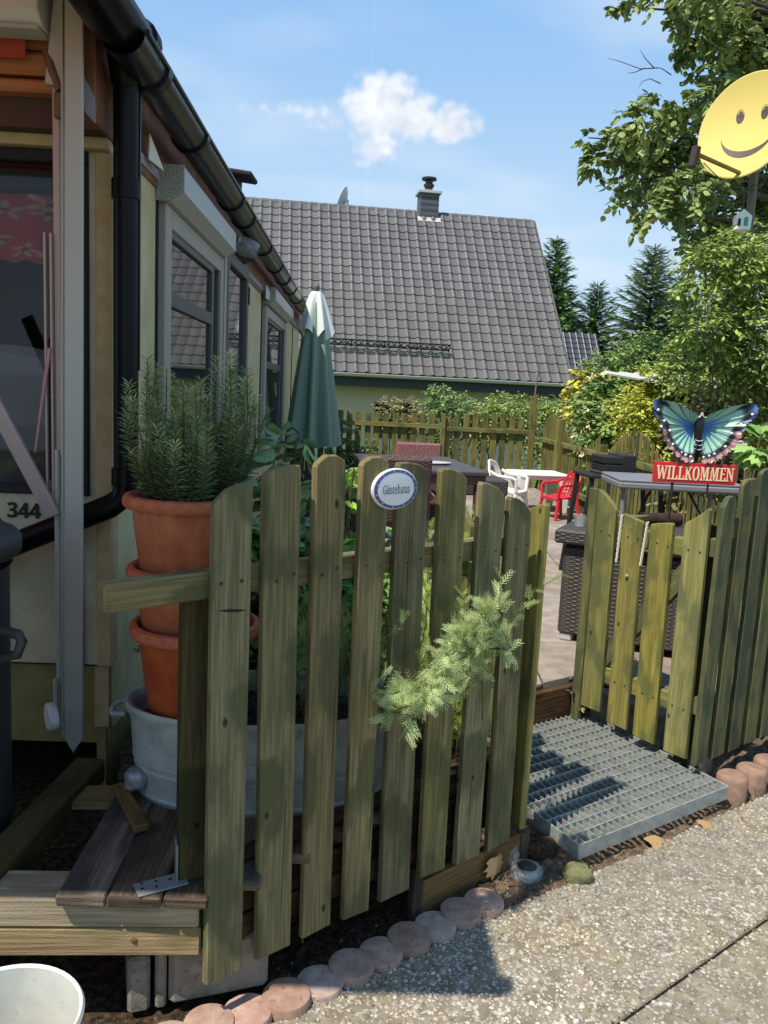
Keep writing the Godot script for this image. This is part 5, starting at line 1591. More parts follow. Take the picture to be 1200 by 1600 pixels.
# ---------------------------------------------------------------- fences and the gate
func gates() -> void:
	# the closed panel with the enamel sign
	var g := thing("garden_fence", "arched olive picket panel in the foreground carrying the oval sign", "picket fence", Vector3(-0.242, 0, -1.673), 0.6857)
	var pk := [[-0.045, 0.046, 1.188, 1.208, 1.219, 1.226, 0.108, -0.0], [0.09, 0.183, 1.243, 1.25, 1.256, 1.258, 0.108, -0.012], [0.217, 0.302, 1.262, 1.276, 1.276, 1.266, 0.11, -0.008], [0.343, 0.426, 1.261, 1.27, 1.271, 1.262, 0.098, -0.003], [0.468, 0.57, 1.258, 1.256, 1.25, 1.238, 0.097, -0.012], [0.608, 0.705, 1.24, 1.236, 1.228, 1.214, 0.11, -0.006], [0.748, 0.847, 1.2, 1.192, 1.18, 1.162, 0.098, 0.004], [0.886, 0.985, 1.155, 1.147, 1.132, 1.108, 0.094, -0.01]]
	var sp := []
	for i in pk.size():
		var p: Array = pk[i]
		picket(g, p[0], p[1], [p[2], p[3], p[4], p[5]], p[6], M.panel[i % 6], p[7])
		for s in [0.25, 0.75]: sp.append([lerpf(p[0], p[1], s) + rng.randf_range(-0.006, 0.006), 1.008 + rng.randf_range(-0.008, 0.008)])
	screws(g, sp)
	# a gash across the first picket, drying cracks in others
	for q in [[0.0, 0.955, 0.036, 0.008, 0.12], [0.418, 0.42, 0.0012, 0.16, 0.02], [0.3 - 0.016, 0.62, 0.001, 0.12, 0.01], [0.5, 0.9, 0.0011, 0.2, -0.015], [0.66, 0.55, 0.001, 0.15, 0.02], [0.79, 0.3, 0.0012, 0.12, 0.0], [0.15, 0.35, 0.001, 0.14, 0.01], [0.93, 0.75, 0.001, 0.16, 0.01]]:
		var cr := MB.new()
		cr.prism(P2([-q[2], 0, -q[2] * 0.3, -q[3] * (0.5 if q[2] > 0.01 else 1.0), q[2] * 0.5, -q[3] * (0.55 if q[2] > 0.01 else 0.9), q[2], 0, 0.0, q[3] * 0.35 if q[2] > 0.01 else q[3]]), 0.001, at(Vector3(q[0], q[1], 0.0), 0, 0, -q[4]))
		part("crack", cr, M.crack, g)
	part("rail", bx(Vector3(0.37, 1.008, -0.041), Vector3(1.27, 0.058, 0.038), 0.004), M.panel[2], g)
	# the enamel sign on its fourth and fifth pickets
	var s := thing("oval_sign", "oval white enamel sign with blue rim reading Gästehaus", "sign", Vector3(-0.242, 0, -1.673) + Basis(Vector3.UP, 0.6857) * Vector3(0.437, 1.193, 0.004), 0.6857)
	var fx := Transform3D(Basis(Vector3.RIGHT, PI / 2), Vector3.ZERO)
	var pb := MB.new()
	pb.lathe([Vector2(0, 0.0075), Vector2(0.7, 0.0072), Vector2(0.93, 0.0055), Vector2(0.99, 0.003), Vector2(1.0, 0.0), Vector2(0.98, -0.003)], 48, fx, 0.074, 0.05)
	part("plate", pb, M.enamel, s)
	var rb := MB.new()
	rb.lathe([Vector2(0.8, 0.0072), Vector2(0.93, 0.0062)], 60, fx, 0.074, 0.05)
	part("border", rb, M.blue_print, s)
	var db := MB.new()
	for k in 22:
		var an := TAU * k / 22.0
		db.lathe([Vector2(0, 0.0077), Vector2(0.0016 if k % 2 == 0 else 0.0009, 0.0074)], 8, Transform3D(Basis(Vector3.RIGHT, PI / 2), Vector3(cos(an) * 0.0642, sin(an) * 0.0434, 0.0002)))
	part("border_dots", db, M.enamel, s)
	part("lettering", lettering("Gästehaus", "Droid Serif", false, true, 0.086, 0.023, 0.001, Vector3(0.0, 0.0, 0.0078)), M.grey_print, s)
	# low timber wall and kerb board behind and under it
	var tw := thing("timber_wall", "dark low wall of stacked timbers behind the foot of the gate panel", "timber wall", Vector3(-0.242, 0, -1.673) + Basis(Vector3.UP, 0.6857) * Vector3(0.0, 0, -0.055), 0.6857)
	for k in 3: part("timber", bx(Vector3(0.56, 0.17 + k * 0.068, -0.02 - k * 0.006), Vector3(0.98, 0.064, 0.06), 0.004), M.deck_warm[k % 2], tw)
	var kb := thing("kerb_board", "brown kerb board on the ground under the last two pickets", "board", Vector3(-0.242, 0, -1.673) + Basis(Vector3.UP, 0.6857) * Vector3(0.84, 0, -0.025), 0.6857)
	part("board", bx(Vector3(0, 0.035, 0), Vector3(0.42, 0.11, 0.03), 0.004), M.beam[3], kb)
	part("stake", bx(Vector3(-0.225, 0.04, 0.0), Vector3(0.03, 0.16, 0.03), 0.003), M.deck[1], kb)
	part("stake", bx(Vector3(0.235, 0.03, 0.0), Vector3(0.05, 0.12, 0.03), 0.006), M.deck[1], kb)
	# left leaf, opened back along the grating
	var l := thing("gate_leaf", "left gate leaf swung open behind the end of the oval sign's panel", "gate", Vector3(0.572, 0, -2.352), atan2(0.915, -0.40))
	l.position += Vector3(0, 0, 0.0)
	picket(l, -0.012, 0.07, [1.128, 1.1], 0.112, M.leaf_wood[1], 0.0, 0.024)
	picket(l, 0.13, 0.22, [1.06, 1.02], 0.11, M.leaf_wood[0])
	picket(l, 0.26, 0.35, [0.985, 0.98], 0.11, M.leaf_wood[2])
	picket(l, 0.39, 0.48, [1.0, 1.07], 0.11, M.leaf_wood[3])
	part("rail", bx(Vector3(0.3, 0.91, -0.041), Vector3(0.38, 0.06, 0.036), 0.004), M.leaf_wood[0], l)
	part("rail", bx(Vector3(0.3, 0.3, -0.041), Vector3(0.38, 0.06, 0.036), 0.004), M.leaf_wood[0], l)
	# right leaf
	var r := thing("gate_leaf", "right gate leaf of sunlit yellow green pickets with a dipped top and a rope", "gate", Vector3(1.034, 0, -3.269), atan2(-0.854, 0.52))
	picket(r, -0.05, 0.052, [1.072, 1.055, 1.03, 1.005], 0.142, M.leaf_wood[3], -0.004)
	picket(r, 0.096, 0.196, [0.992, 0.982, 0.976, 0.972], 0.122, M.leaf_wood[1], -0.01)
	picket(r, 0.232, 0.334, [0.972, 0.976, 0.982, 0.99], 0.114, M.leaf_wood[2], -0.012)
	picket(r, 0.378, 0.478, [1.0, 1.015, 1.04, 1.068], 0.112, M.leaf_wood[0], -0.006)
	part("rail", bx(Vector3(0.2, 0.9, -0.04), Vector3(0.5, 0.07, 0.038), 0.004), M.leaf_wood[3], r)
	part("rail", bx(Vector3(0.2, 0.3, -0.04), Vector3(0.48, 0.07, 0.038), 0.004), M.leaf_wood[3], r)
	var br := MB.new()
	bar(br, Vector3(0.0, 0.33, -0.035), Vector3(0.42, 0.86, -0.035), 0.07, 0.025, 0.003, Vector3(1, 0, 0))
	part("brace", br, M.grey_wood[0], r)
	var kn := MB.new()
	kn.lathe([Vector2(0, 0.012), Vector2(0.006, 0.01), Vector2(0.008, 0.005), Vector2(0.005, 0.0)], 12, Transform3D(Basis(Vector3.RIGHT, PI / 2), Vector3(0.135, 0.745, 0.0)))
	part("knob", kn, M.galv, r)
	screws(r, [[-0.02, 0.9], [0.025, 0.89], [0.12, 0.9], [0.17, 0.9], [0.26, 0.9], [0.31, 0.895], [0.4, 0.9], [0.45, 0.9], [0.4, 0.3], [0.45, 0.3], [0.26, 0.3], [0.31, 0.3], [0.12, 0.3], [0.17, 0.3]])
	var gp := thing("leaf_post", "slim dark post at the inner end of the right gate leaf", "post", Vector3(0.998, 0, -3.335), -1.0)
	part("post", bx(Vector3(0, 0.54, 0), Vector3(0.045, 1.06, 0.022), 0.003), M.grey_wood[1], gp)
	# rope looped over the second picket of the leaf
	var rp := thing("rope", "frayed white rope looped over the right gate leaf", "rope", Vector3(1.13, 0.9, -3.11))
	var lb := Basis(Vector3.UP, atan2(-0.854, 0.52))
	for q in [[0.214, 0.975, 0.80, 0.015], [0.088, 0.985, 0.79, 0.008]]:
		for st in 3:
			var pts := []
			for k in 22:
				var t := k / 21.0
				var y := lerpf(q[1], q[2], t)
				pts.append(Vector3(1.034, 0, -3.269) + lb * Vector3(q[0] + sin(t * 19.0 + st * 2.1) * 0.0035 - t * q[3], y, 0.008 + cos(t * 19.0 + st * 2.1) * 0.0035) - rp.position)
			var tb := MB.new()
			tb.tube(pts, 0.0026, 0.0026, 5)
			part("strand", tb, M.rope, rp)
	# fence on the right
	var f := thing("picket_fence", "shaded grey green picket fence on the right edge above the palisade stones", "picket fence", Vector3(1.405, 0, -2.885), 0.6257)
	var y := [1.115, 1.17, 1.205, 1.235, 1.255, 1.27, 1.275]
	for k in 7:
		var s0 := -0.135 + k * 0.118
		var t: float = y[k]
		picket(f, s0, s0 + 0.084, [t - 0.012, t, t + 0.004, t + 0.008] if k > 0 else [t - 0.03, t - 0.004, t, t - 0.012], 0.112, M.grey_wood[k % 4], 0.012)
	part("rail", bx(Vector3(0.35, 0.92, -0.04), Vector3(0.88, 0.07, 0.038), 0.004), M.grey_wood[0], f)
	part("rail", bx(Vector3(0.35, 0.32, -0.04), Vector3(0.88, 0.07, 0.038), 0.004), M.grey_wood[0], f)
	var hp := thing("hinge_post", "dark square post between the open leaf and the right fence", "post", Vector3(1.31, 0, -2.93), 0.6257)
	part("post", bx(Vector3(0, 0.5, 0), Vector3(0.06, 1.0, 0.06), 0.004), M.panel_dark, hp)

	# back fence, two panels and the posts
	var far: Array = M.far_wood
	var b1 := thing("back_fence", "left panel of the back picket fence, partly in shade", "picket fence", Vector3(-0.62, 0.2, -11.0), 0.0)
	board_panel(b1, 1.78, 0.078, 0.045, 0.04, func(u: float) -> float: return 0.99 - 0.04 * sin(u * PI), far, [0.8, 0.22])
	var b2 := thing("back_fence", "right panel of the back picket fence behind the white table", "picket fence", Vector3(1.2, 0.2, -11.0), 0.0)
	board_panel(b2, 1.2, 0.078, 0.045, 0.04, func(u: float) -> float: return 0.93 + 0.09 * sin(u * PI), far, [0.78, 0.22])
	var ps := 0
	for q in [[1.165, -10.97, 0.98, 0.06, 0.0], [2.36, -10.95, 1.26, 0.075, 0.0], [2.47, -9.85, 1.0, 0.09, 0.2], [2.5, -8.22, 0.8, 0.09, 0.2], [2.52, -6.3, 0.85, 0.09, 0.2]]:
		var p := thing("fence_post", ["post with a cut top between the two back fence panels", "tall thin post at the right end of the back fence", "post between the first arched side panel and the dipped one", "post where the dipped side panel meets the arched one", "post right of the arched side panel behind the grey table"][ps], "fence post", Vector3(q[0], 0.2, q[1]), q[4])
		part("post", bx(Vector3(0, q[2] * 0.5, 0.0), Vector3(q[3], q[2], q[3]), 0.005), far[ps % 5], p)
		if ps == 1:
			var tb := MB.new()
			tb.tube([Vector3(0, 1.2, 0), Vector3(0.02, 1.5, 0), Vector3(0.04, 1.72, 0)], 0.014, 0.008, 6)
			part("stake", tb, M.bark_grey, p)
		ps += 1
	# side fence: waved panels along the right boundary
	var wave := [[-10.9, 1.0, func(u: float) -> float: return 0.9 + 0.16 * sin(u * PI), "arched side fence panel next to the tall post"], [-9.78, 1.5, func(u: float) -> float: return 0.9 - 0.2 * sin(u * PI) + 0.02 * u, "dipped side fence panel below the flowering shrub"], [-8.15, 1.78, func(u: float) -> float: return 0.68 + 0.31 * sin(u * PI), "arched side fence panel behind the black trays"], [-6.2, 1.8, func(u: float) -> float: return 0.85 - 0.15 * sin(u * PI), "dipped side fence panel behind the grey table"], [-4.3, 0.9, func(u: float) -> float: return 0.85 + 0.12 * sin(u * PI), "side fence panel under the hop leaves"]]
	for q in wave:
		var o := thing("side_fence", q[3], "board fence", Vector3(2.5, 0.2, q[0]), -PI / 2)
		board_panel(o, q[1], 0.058, 0.042, 0.02, q[2], far, [0.7, 0.2], true, 0.012)

# ---------------------------------------------------------------- grating, lamp, stones
func grating() -> void:
	var FL := Vector3(0.737, 0, -2.311)
	var u := Vector3(0.843, 0, -0.538).normalized()
	var wv := Vector3(-0.44, 0, -0.898).normalized()
	var W := 0.777
	var D := 0.793
	var o := thing("metal_grating", "galvanised metal grating laid as a step in the gateway", "grating", FL, 0.0)
	var lb := Basis(u, Vector3.UP, -wv)
	# frame
	for e in [[Vector3.ZERO, u * W], [u * W, u * W + wv * D], [u * W + wv * D, wv * D], [wv * D, Vector3.ZERO]]:
		var b := MB.new()
		bar(b, e[0] + Vector3(0, 0.055, 0), e[1] + Vector3(0, 0.055, 0), 0.05, 0.004, 0.001, Vector3.UP)
		part("frame", b, M.galv, o)
	for k in 14:
		var p := wv * (D * (k + 1.0) / 15.0)
		var b := MB.new()
		bar(b, p + Vector3(0, 0.064, 0), p + u * W + Vector3(0, 0.064, 0), 0.03, 0.0035, 0.0, Vector3.UP)
		part("bar", b, M.galv, o)
	for k in 25:
		var p := u * (W * (k + 1.0) / 26.0)
		var b := MB.new()
		bar(b, p + Vector3(0, 0.063, 0), p + wv * D + Vector3(0, 0.063, 0), 0.03, 0.0022, 0.0, Vector3.UP)
		part("bar", b, M.galv, o)
	# what it lies on: an angle below the front edge, and a mossy stone
	part("bearer", bx(u * W * 0.5 + wv * 0.35 + Vector3(0, 0.005, 0), Vector3(0.6, 0.05, 0.05), 0.0, 0.568), M.rust, o)
	blocks_rock("stone", "mossy angular stone propping the near corner of the grating", "stone", Vector3(0.725, 0.008, -2.262), Vector3(0.042, 0.032, 0.036), M.moss_stone, 3)
	var la := thing("ground_lamp", "round clear glass disc lamp on the ground beside the grating's corner", "lamp", Vector3(0.575, 0.0, -2.285))
	var b := MB.new()
	b.lathe([Vector2(0.05, -0.01), Vector2(0.05, 0.01), Vector2(0.048, 0.016), Vector2(0.042, 0.02), Vector2(0.03, 0.022)], 32)
	part("glass", b, M.clear_plastic, la)
	b = MB.new()
	b.lathe([Vector2(0.03, 0.02), Vector2(0.028, 0.0235), Vector2(0, 0.024)], 24)
	part("cell", b, M.seal, la)
	b = MB.new()
	b.lathe([Vector2(0, 0.014), Vector2(0.034, 0.014), Vector2(0.04, -0.01)], 24)
	part("core", b, M.zinc, la)
	blocks_rock("earth_clod", "crumbly brown clod of earth under the left end of the grating", "clod", Vector3(0.64, 0.015, -2.4), Vector3(0.055, 0.03, 0.045), M.soil, 8)
	blocks_rock("stone", "small grey stone under the end of the kerb board", "stone", Vector3(0.53, 0.02, -2.34), Vector3(0.03, 0.035, 0.03), M.block, 11)

# ---------------------------------------------------------------- terrace furniture
func monobloc(called: String, label: String, p: Vector3, yaw: float, k: float, mat: Material, lattice: bool) -> void:
	# a plastic armchair; k scales it to child size
	var o := thing(called, label, "chair", p, yaw)
	var w := 0.27 * k
	var sh := 0.42 * k
	var b := MB.new()
	b.surf(func(u: float, v: float) -> Vector3: return Vector3(lerpf(-w, w, u), sh + 0.02 * k * cos(v * PI) - 0.02 * k * sin(u * PI), lerpf(-0.24, 0.25, v) * k), 10, 8, Vector3.UP)
	b.box(at(Vector3(0, sh - 0.035 * k, 0.24 * k)), Vector3(w * 2, 0.06 * k, 0.02 * k), 0.004)
	b.box(at(Vector3(0, sh - 0.02 * k, 0.0)), Vector3(w * 1.9, 0.02 * k, 0.46 * k), 0.004)
	part("seat", b, mat, o)
	for sx in [-1.0, 1.0]:
		for sz in [-1.0, 1.0]:
			var lg := MB.new()
			var top := Vector3(sx * w * 0.92, sh, sz * 0.2 * k)
			var foot := Vector3(sx * w * 1.12, 0, sz * 0.27 * k)
			bar(lg, foot, top, 0.055 * k, 0.045 * k, 0.008 * k)
			part("leg", lg, mat, o)
		var ar := MB.new()
		ar.tube([Vector3(sx * w * 0.96, sh, 0.22 * k), Vector3(sx * w * 1.08, sh + 0.2 * k, 0.22 * k), Vector3(sx * w * 1.08, sh + 0.225 * k, 0.17 * k), Vector3(sx * w * 1.06, sh + 0.24 * k, -0.1 * k), Vector3(sx * w * 0.98, sh + 0.3 * k, -0.23 * k)], 0.03 * k, 0.026 * k, 8)
		part("arm", ar, mat, o)
	var bk := MB.new()
	var bh := 0.46 * k
	var shape := func(u: float, v: float) -> Vector3:
		var hw := w * (0.96 - 0.35 * pow(v, 3.0))
		var x := lerpf(-hw, hw, u)
		return Vector3(x, sh + bh * v * (1.0 - 0.12 * pow(absf(2.0 * u - 1.0), 2.5)), -0.23 * k - 0.12 * k * v + 0.05 * k * pow(2.0 * u - 1.0, 2.0))
	var edge := []
	for i in 25:
		var t := i / 24.0
		if t < 0.33: edge.append(shape.call(0.0, t * 3.0))
		elif t < 0.67: edge.append(shape.call((t - 0.33) / 0.34, 1.0))
		else: edge.append(shape.call(1.0, (1.0 - t) * 3.0))
	bk.tube(edge, 0.022 * k, 0.022 * k, 7)
	if lattice:
		for i in 7:
			var u := (i + 0.5) / 7.0
			bk.tube([shape.call(u, 0.02), shape.call(u, 0.5), shape.call(u, 0.97)], 0.014 * k, 0.014 * k, 5)
		for i in 6:
			var v := (i + 0.5) / 6.0
			bk.tube([shape.call(0.02, v), shape.call(0.5, v), shape.call(0.98, v)], 0.014 * k, 0.014 * k, 5)
	else:
		# solid shell with a round opening near the top
		var n := 22
		for j in n:
			for i in n:
				var u := (i + 0.5) / n
				var v := (j + 0.5) / n
				if Vector2((u - 0.5) * 2.0 / 0.38, (v - 0.68) / 0.15).length() < 1.0: continue
				if v < 0.42 and (absf(u - 0.32) < 0.05 or absf(u - 0.68) < 0.05): continue
				var A: Vector3 = shape.call(float(i) / n, float(j) / n)
				var Bq: Vector3 = shape.call(float(i + 1) / n, float(j) / n)
				var C: Vector3 = shape.call(float(i + 1) / n, float(j + 1) / n)
				var Dq: Vector3 = shape.call(float(i) / n, float(j + 1) / n)
				var nn := (Bq - A).cross(Dq - A).normalized()
				var th := nn * 0.012 * k
				bk.quad(A + th, Bq + th, C + th, Dq + th, nn)
				bk.quad(A - th, Bq - th, C - th, Dq - th, -nn)
	part("backrest", bk, mat, o)

func rattan_chair(label: String, p: Vector3, yaw: float, mat: Material) -> void:
	var o := thing("rattan_armchair", label, "armchair", p, yaw, "")
	part("seat", bx(Vector3(0, 0.38, 0), Vector3(0.42, 0.1, 0.5), 0.02), mat, o)
	part("backrest", bx(Vector3(0, 0.62, -0.26), Vector3(0.43, 0.44, 0.06), 0.02, 0, -0.12), mat, o)
	for s in [-1.0, 1.0]:
		part("armrest", bx(Vector3(s * 0.22, 0.58, 0.0), Vector3(0.05, 0.05, 0.54), 0.015), mat, o)
		var ar := MB.new()
		ar.tube([Vector3(s * 0.22, 0.61, 0.27), Vector3(s * 0.22, 0.62, 0.0), Vector3(s * 0.22, 0.6, -0.24)], 0.014, 0.014, 8)
		part("arm_tube", ar, M.frame_dark, o)
		for z in [-0.24, 0.24]:
			part("leg", bx(Vector3(s * 0.2, 0.29, z), Vector3(0.045, 0.58, 0.045), 0.006), mat, o)

func furniture() -> void:
	var T := 0.236
	monobloc("child_chair", "white plastic child's chair with a round hole in its back", Vector3(1.58, T, -8.25), 1.05, 0.62, M.white_plastic, false)
	monobloc("child_chair", "red plastic child's chair with a lattice back", Vector3(2.1, T, -8.2), -1.2, 0.54, M.red_plastic, true)
	# white table
	var t := thing("child_table", "low white plastic table between the white and red chairs", "table", Vector3(1.98, T, -8.75), 0.12)
	part("tabletop", bx(Vector3(0, 0.4, 0), Vector3(0.56, 0.025, 0.52), 0.01), M.white_plastic, t)
	part("apron", bx(Vector3(0, 0.372, 0), Vector3(0.51, 0.04, 0.47), 0.006), M.white_plastic, t)
	for sx in [-1.0, 1.0]:
		for sz in [-1.0, 1.0]:
			var lg := MB.new()
			lg.prism(P2([-0.03, 0, 0.03, 0, 0.05, 0.2, 0.085, 0.38, -0.06, 0.38, -0.045, 0.2]), 0.05, at(Vector3(sx * 0.24, 0, sz * 0.22), 0.0 if sx < 0 else PI), 0.008)
			part("leg", lg, M.white_plastic, t)
	# rattan dining set
	var d := thing("rattan_table", "dark rattan dining table with an oval plate on it", "table", Vector3(0.45, T, -6.1), 0.12)
	part("tabletop", bx(Vector3(0, 0.665, 0), Vector3(0.8, 0.03, 1.25), 0.006), M.table_top, d)
	part("apron", bx(Vector3(0, 0.62, 0), Vector3(0.77, 0.06, 1.21), 0.006), M.weave_brown, d)
	for sx in [-1.0, 1.0]:
		for sz in [-1.0, 1.0]: part("leg", bx(Vector3(sx * 0.35, 0.3, sz * 0.56), Vector3(0.06, 0.6, 0.06), 0.006), M.weave_brown, d)
	var pl := thing("oval_plate", "pale oval plate lying on the dark rattan table", "plate", Vector3(0.57, T + 0.681, -6.0), 0.3)
	var pb := MB.new()
	pb.lathe([Vector2(0, 0.004), Vector2(0.75, 0.005), Vector2(1.0, 0.014), Vector2(1.0, 0.01), Vector2(0.7, 0.0)], 32, Transform3D.IDENTITY, 0.15, 0.11)
	part("plate", pb, M.plate, pl)
	rattan_chair("reddish rattan armchair behind the dark table, facing the camera", Vector3(0.62, T - 0.1, -7.3), 0.1, M.weave_red)
	rattan_chair("brown rattan armchair seen from behind, in front of the dark table", Vector3(0.22, T - 0.04, -5.35), PI + 0.2, M.weave_brown)
	part("cushion", bx(Vector3(0, 0.46, 0.0), Vector3(0.37, 0.06, 0.46), 0.02), M.dark_cushion, get_node("rattan_armchair_001"))
	var bn := thing("rattan_bench", "low dark rattan bench behind the white child's chair", "bench", Vector3(1.0, T, -7.1), 0.1)
	part("seat", bx(Vector3(0, 0.42, 0), Vector3(0.62, 0.14, 0.4), 0.015), M.weave, bn)
	for sx in [-1.0, 1.0]:
		for sz in [-1.0, 1.0]: part("leg", bx(Vector3(sx * 0.27, 0.18, sz * 0.16), Vector3(0.05, 0.36, 0.05), 0.005), M.weave, bn)
	# box behind the open leaf
	var c := thing("rattan_box", "dark rattan storage box with an overhanging lid behind the open leaf", "storage box", Vector3(1.52, T, -3.97), -0.5)
	part("body", bx(Vector3(0, 0.26, 0), Vector3(0.8, 0.44, 0.5), 0.008), M.weave, c)
	part("lid", bx(Vector3(0, 0.53, 0), Vector3(0.88, 0.07, 0.58), 0.01), M.weave, c)
	part("band", bx(Vector3(0, 0.487, 0), Vector3(0.78, 0.02, 0.48)), M.black_matt, c)
	for sx in [-1.0, 1.0]:
		for sz in [-1.0, 1.0]: part("foot", bx(Vector3(sx * 0.36, 0.02, sz * 0.21), Vector3(0.06, 0.04, 0.06), 0.006), M.lead, c)
	# folding table behind it
	var g := thing("folding_table", "grey plastic folding table behind the rattan box", "table", Vector3(1.98, T, -5.05), -0.08)
	part("tabletop", bx(Vector3(0, 0.73, 0), Vector3(0.74, 0.018, 0.5), 0.006), M.grey_plastic, g)
	part("skirt", bx(Vector3(0, 0.702, 0), Vector3(0.75, 0.045, 0.51), 0.012), M.grey_plastic, g)
	for sx in [-1.0, 1.0]:
		for sz in [-1.0, 1.0]:
			var lg := MB.new()
			lg.tube([Vector3(sx * 0.33, 0.7, sz * 0.2), Vector3(sx * 0.33, 0, sz * 0.23)], 0.014, 0.014, 8)
			part("leg", lg, M.grey_plastic, g)
		var st := MB.new()
		st.tube([Vector3(sx * 0.33, 0.25, 0.21), Vector3(sx * 0.1, 0.69, 0.0)], 0.008, 0.008, 6)
		part("strut", st, M.wire, g)
	# black side table with slanted legs
	var k := thing("black_side_table", "small black table with slanting legs left of the grey folding table", "side table", Vector3(1.8, T, -5.5), 0.05)
	part("tabletop", bx(Vector3(0, 0.7, 0), Vector3(0.52, 0.02, 0.36), 0.004), M.black_matt, k)
	for s in [-1.0, 1.0]:
		for z in [-1.0, 1.0]:
			var lg := MB.new()
			bar(lg, Vector3(s * 0.3, 0, z * 0.15), Vector3(s * 0.235, 0.69, z * 0.15), 0.03, 0.025, 0.003)
			part("leg", lg, M.black_matt, k)
	var tr := thing("plastic_tray", "stack of black plastic plant trays on the black side table", "plant trays", Vector3(1.76, T + 0.711, -5.5), 0.1)
	for q in [[0.0, 0.0, 0.24, 0.02], [-0.05, 0.02, 0.12, 0.05], [-0.05, 0.073, 0.13, 0.05], [0.055, 0.02, 0.1, 0.115]]:
		part("tray", bx(Vector3(q[0], q[1] + q[3] * 0.5, 0), Vector3(q[2], q[3], 0.24), 0.006, rng.randf_range(-0.05, 0.05)), M.black_matt if q[2] < 0.2 else M.dark_cushion, tr)
	# plank end, brick log and glass by the leaf
	var pk := thing("plank", "greenish plank end lying on the rattan box behind the first leaf picket", "plank", Vector3(1.36, T + 0.566, -4.05), -0.9)
	part("plank", bx(Vector3(0, 0.04, 0), Vector3(0.26, 0.045, 0.1), 0.004, 0, 0, 0.12), M.grey_wood[1], pk)
	var lg2 := thing("log", "short barked log lying on the rattan box beside the black stake", "log", Vector3(1.6, T + 0.566 + 0.035, -4.15), 0.2)
	var lb := MB.new()
	lb.lathe([Vector2(0, -0.11), Vector2(0.032, -0.11), Vector2(0.035, -0.05), Vector2(0.033, 0.05), Vector2(0.035, 0.11), Vector2(0, 0.11)], 14, Transform3D(Basis(Vector3.BACK, PI / 2), Vector3.ZERO))
	part("log", lb, M.log, lg2)
	var gl := thing("drinking_glass", "small clear glass on the left end of the rattan box", "glass", Vector3(1.14, T + 0.566, -4.02))
	var gb := MB.new()
	gb.lathe([Vector2(0, 0.002), Vector2(0.024, 0.002), Vector2(0.028, 0.06)], 20)
	part("glass", gb, M.clear_plastic, gl)

# closed parasol; sunlight on its cap is put into a paler cloth colour
func parasol() -> void:
	var o := thing("parasol", "closed sage green parasol beside the end of the mobile home", "parasol", Vector3(-0.46, 0.236, -8.7))
	var b := MB.new()
	var fold := func(r0: float, r1: float, y0: float, y1: float, n: float, amp: float, hem: float, u: float, v: float) -> Vector3:
		var a := u * TAU
		var e := pow(v, 0.72)
		var r := lerpf(r0, r1, e) * (1.0 + amp * e * cos(a * n) + 0.08 * e * sin(a * 3.0 + 1.0))
		return Vector3(cos(a) * r, lerpf(y0, y1, v) + hem * e * cos(a * n + 0.6), sin(a) * r)
	b.surf(func(u: float, v: float) -> Vector3: return fold.call(0.06, 0.235, 2.12, 0.6, 8.0, 0.3, 0.02, u, v), 96, 24)
	part("canopy", b, M.parasol, o)
	b = MB.new()
	b.surf(func(u: float, v: float) -> Vector3: return fold.call(0.055, 0.15, 2.175, 1.74, 6.0, 0.28, 0.05, u, v), 72, 10)
	part("cap", b, M.parasol_sunlit, o)
	b = MB.new()
	b.tube([Vector3(0, 0, 0), Vector3(0, 1.2, 0), Vector3(0, 2.24, 0)], 0.022, 0.02, 10)
	b.lathe([Vector2(0.0, 2.26), Vector2(0.02, 2.25), Vector2(0.03, 2.22), Vector2(0.022, 2.18)], 12)
	part("pole", b, M.frame_dark, o)
	b = MB.new()
	b.lathe([Vector2(0.0, 0.09), Vector2(0.2, 0.07), Vector2(0.24, 0.0)], 24)
	part("base", b, M.block, o)
	# dark trough and ring by the wall
	var t := thing("wooden_trough", "dark wooden trough standing on end below the parasol", "trough", Vector3(-0.5, 0.2, -7.6), 0.3)
	for k in 3: part("stave", bx(Vector3(-0.07 + k * 0.07, 0.33, 0.02 * absf(k - 1.0)), Vector3(0.066, 0.66, 0.03), 0.004, 0, 0.05), M.dark_stave, t)
	part("hoop", bx(Vector3(0, 0.45, 0.03), Vector3(0.22, 0.03, 0.01), 0.002, 0, 0.05), M.rust, t)
	var r := thing("metal_ring", "thin metal hoop hanging on the wall left of the parasol", "hoop", Vector3(-0.66, 0.93, -8.2))
	var rb := MB.new()
	var pts := []
	for k in 25: pts.append(Vector3(cos(k / 24.0 * TAU) * 0.1, sin(k / 24.0 * TAU) * 0.1, 0.0))
	rb.tube(pts, 0.008, 0.008, 6)
	part("ring", rb, M.rust, r)
	part("hook", bx(Vector3(-0.055, 0.1, 0), Vector3(0.13, 0.01, 0.01)), M.rust, r)

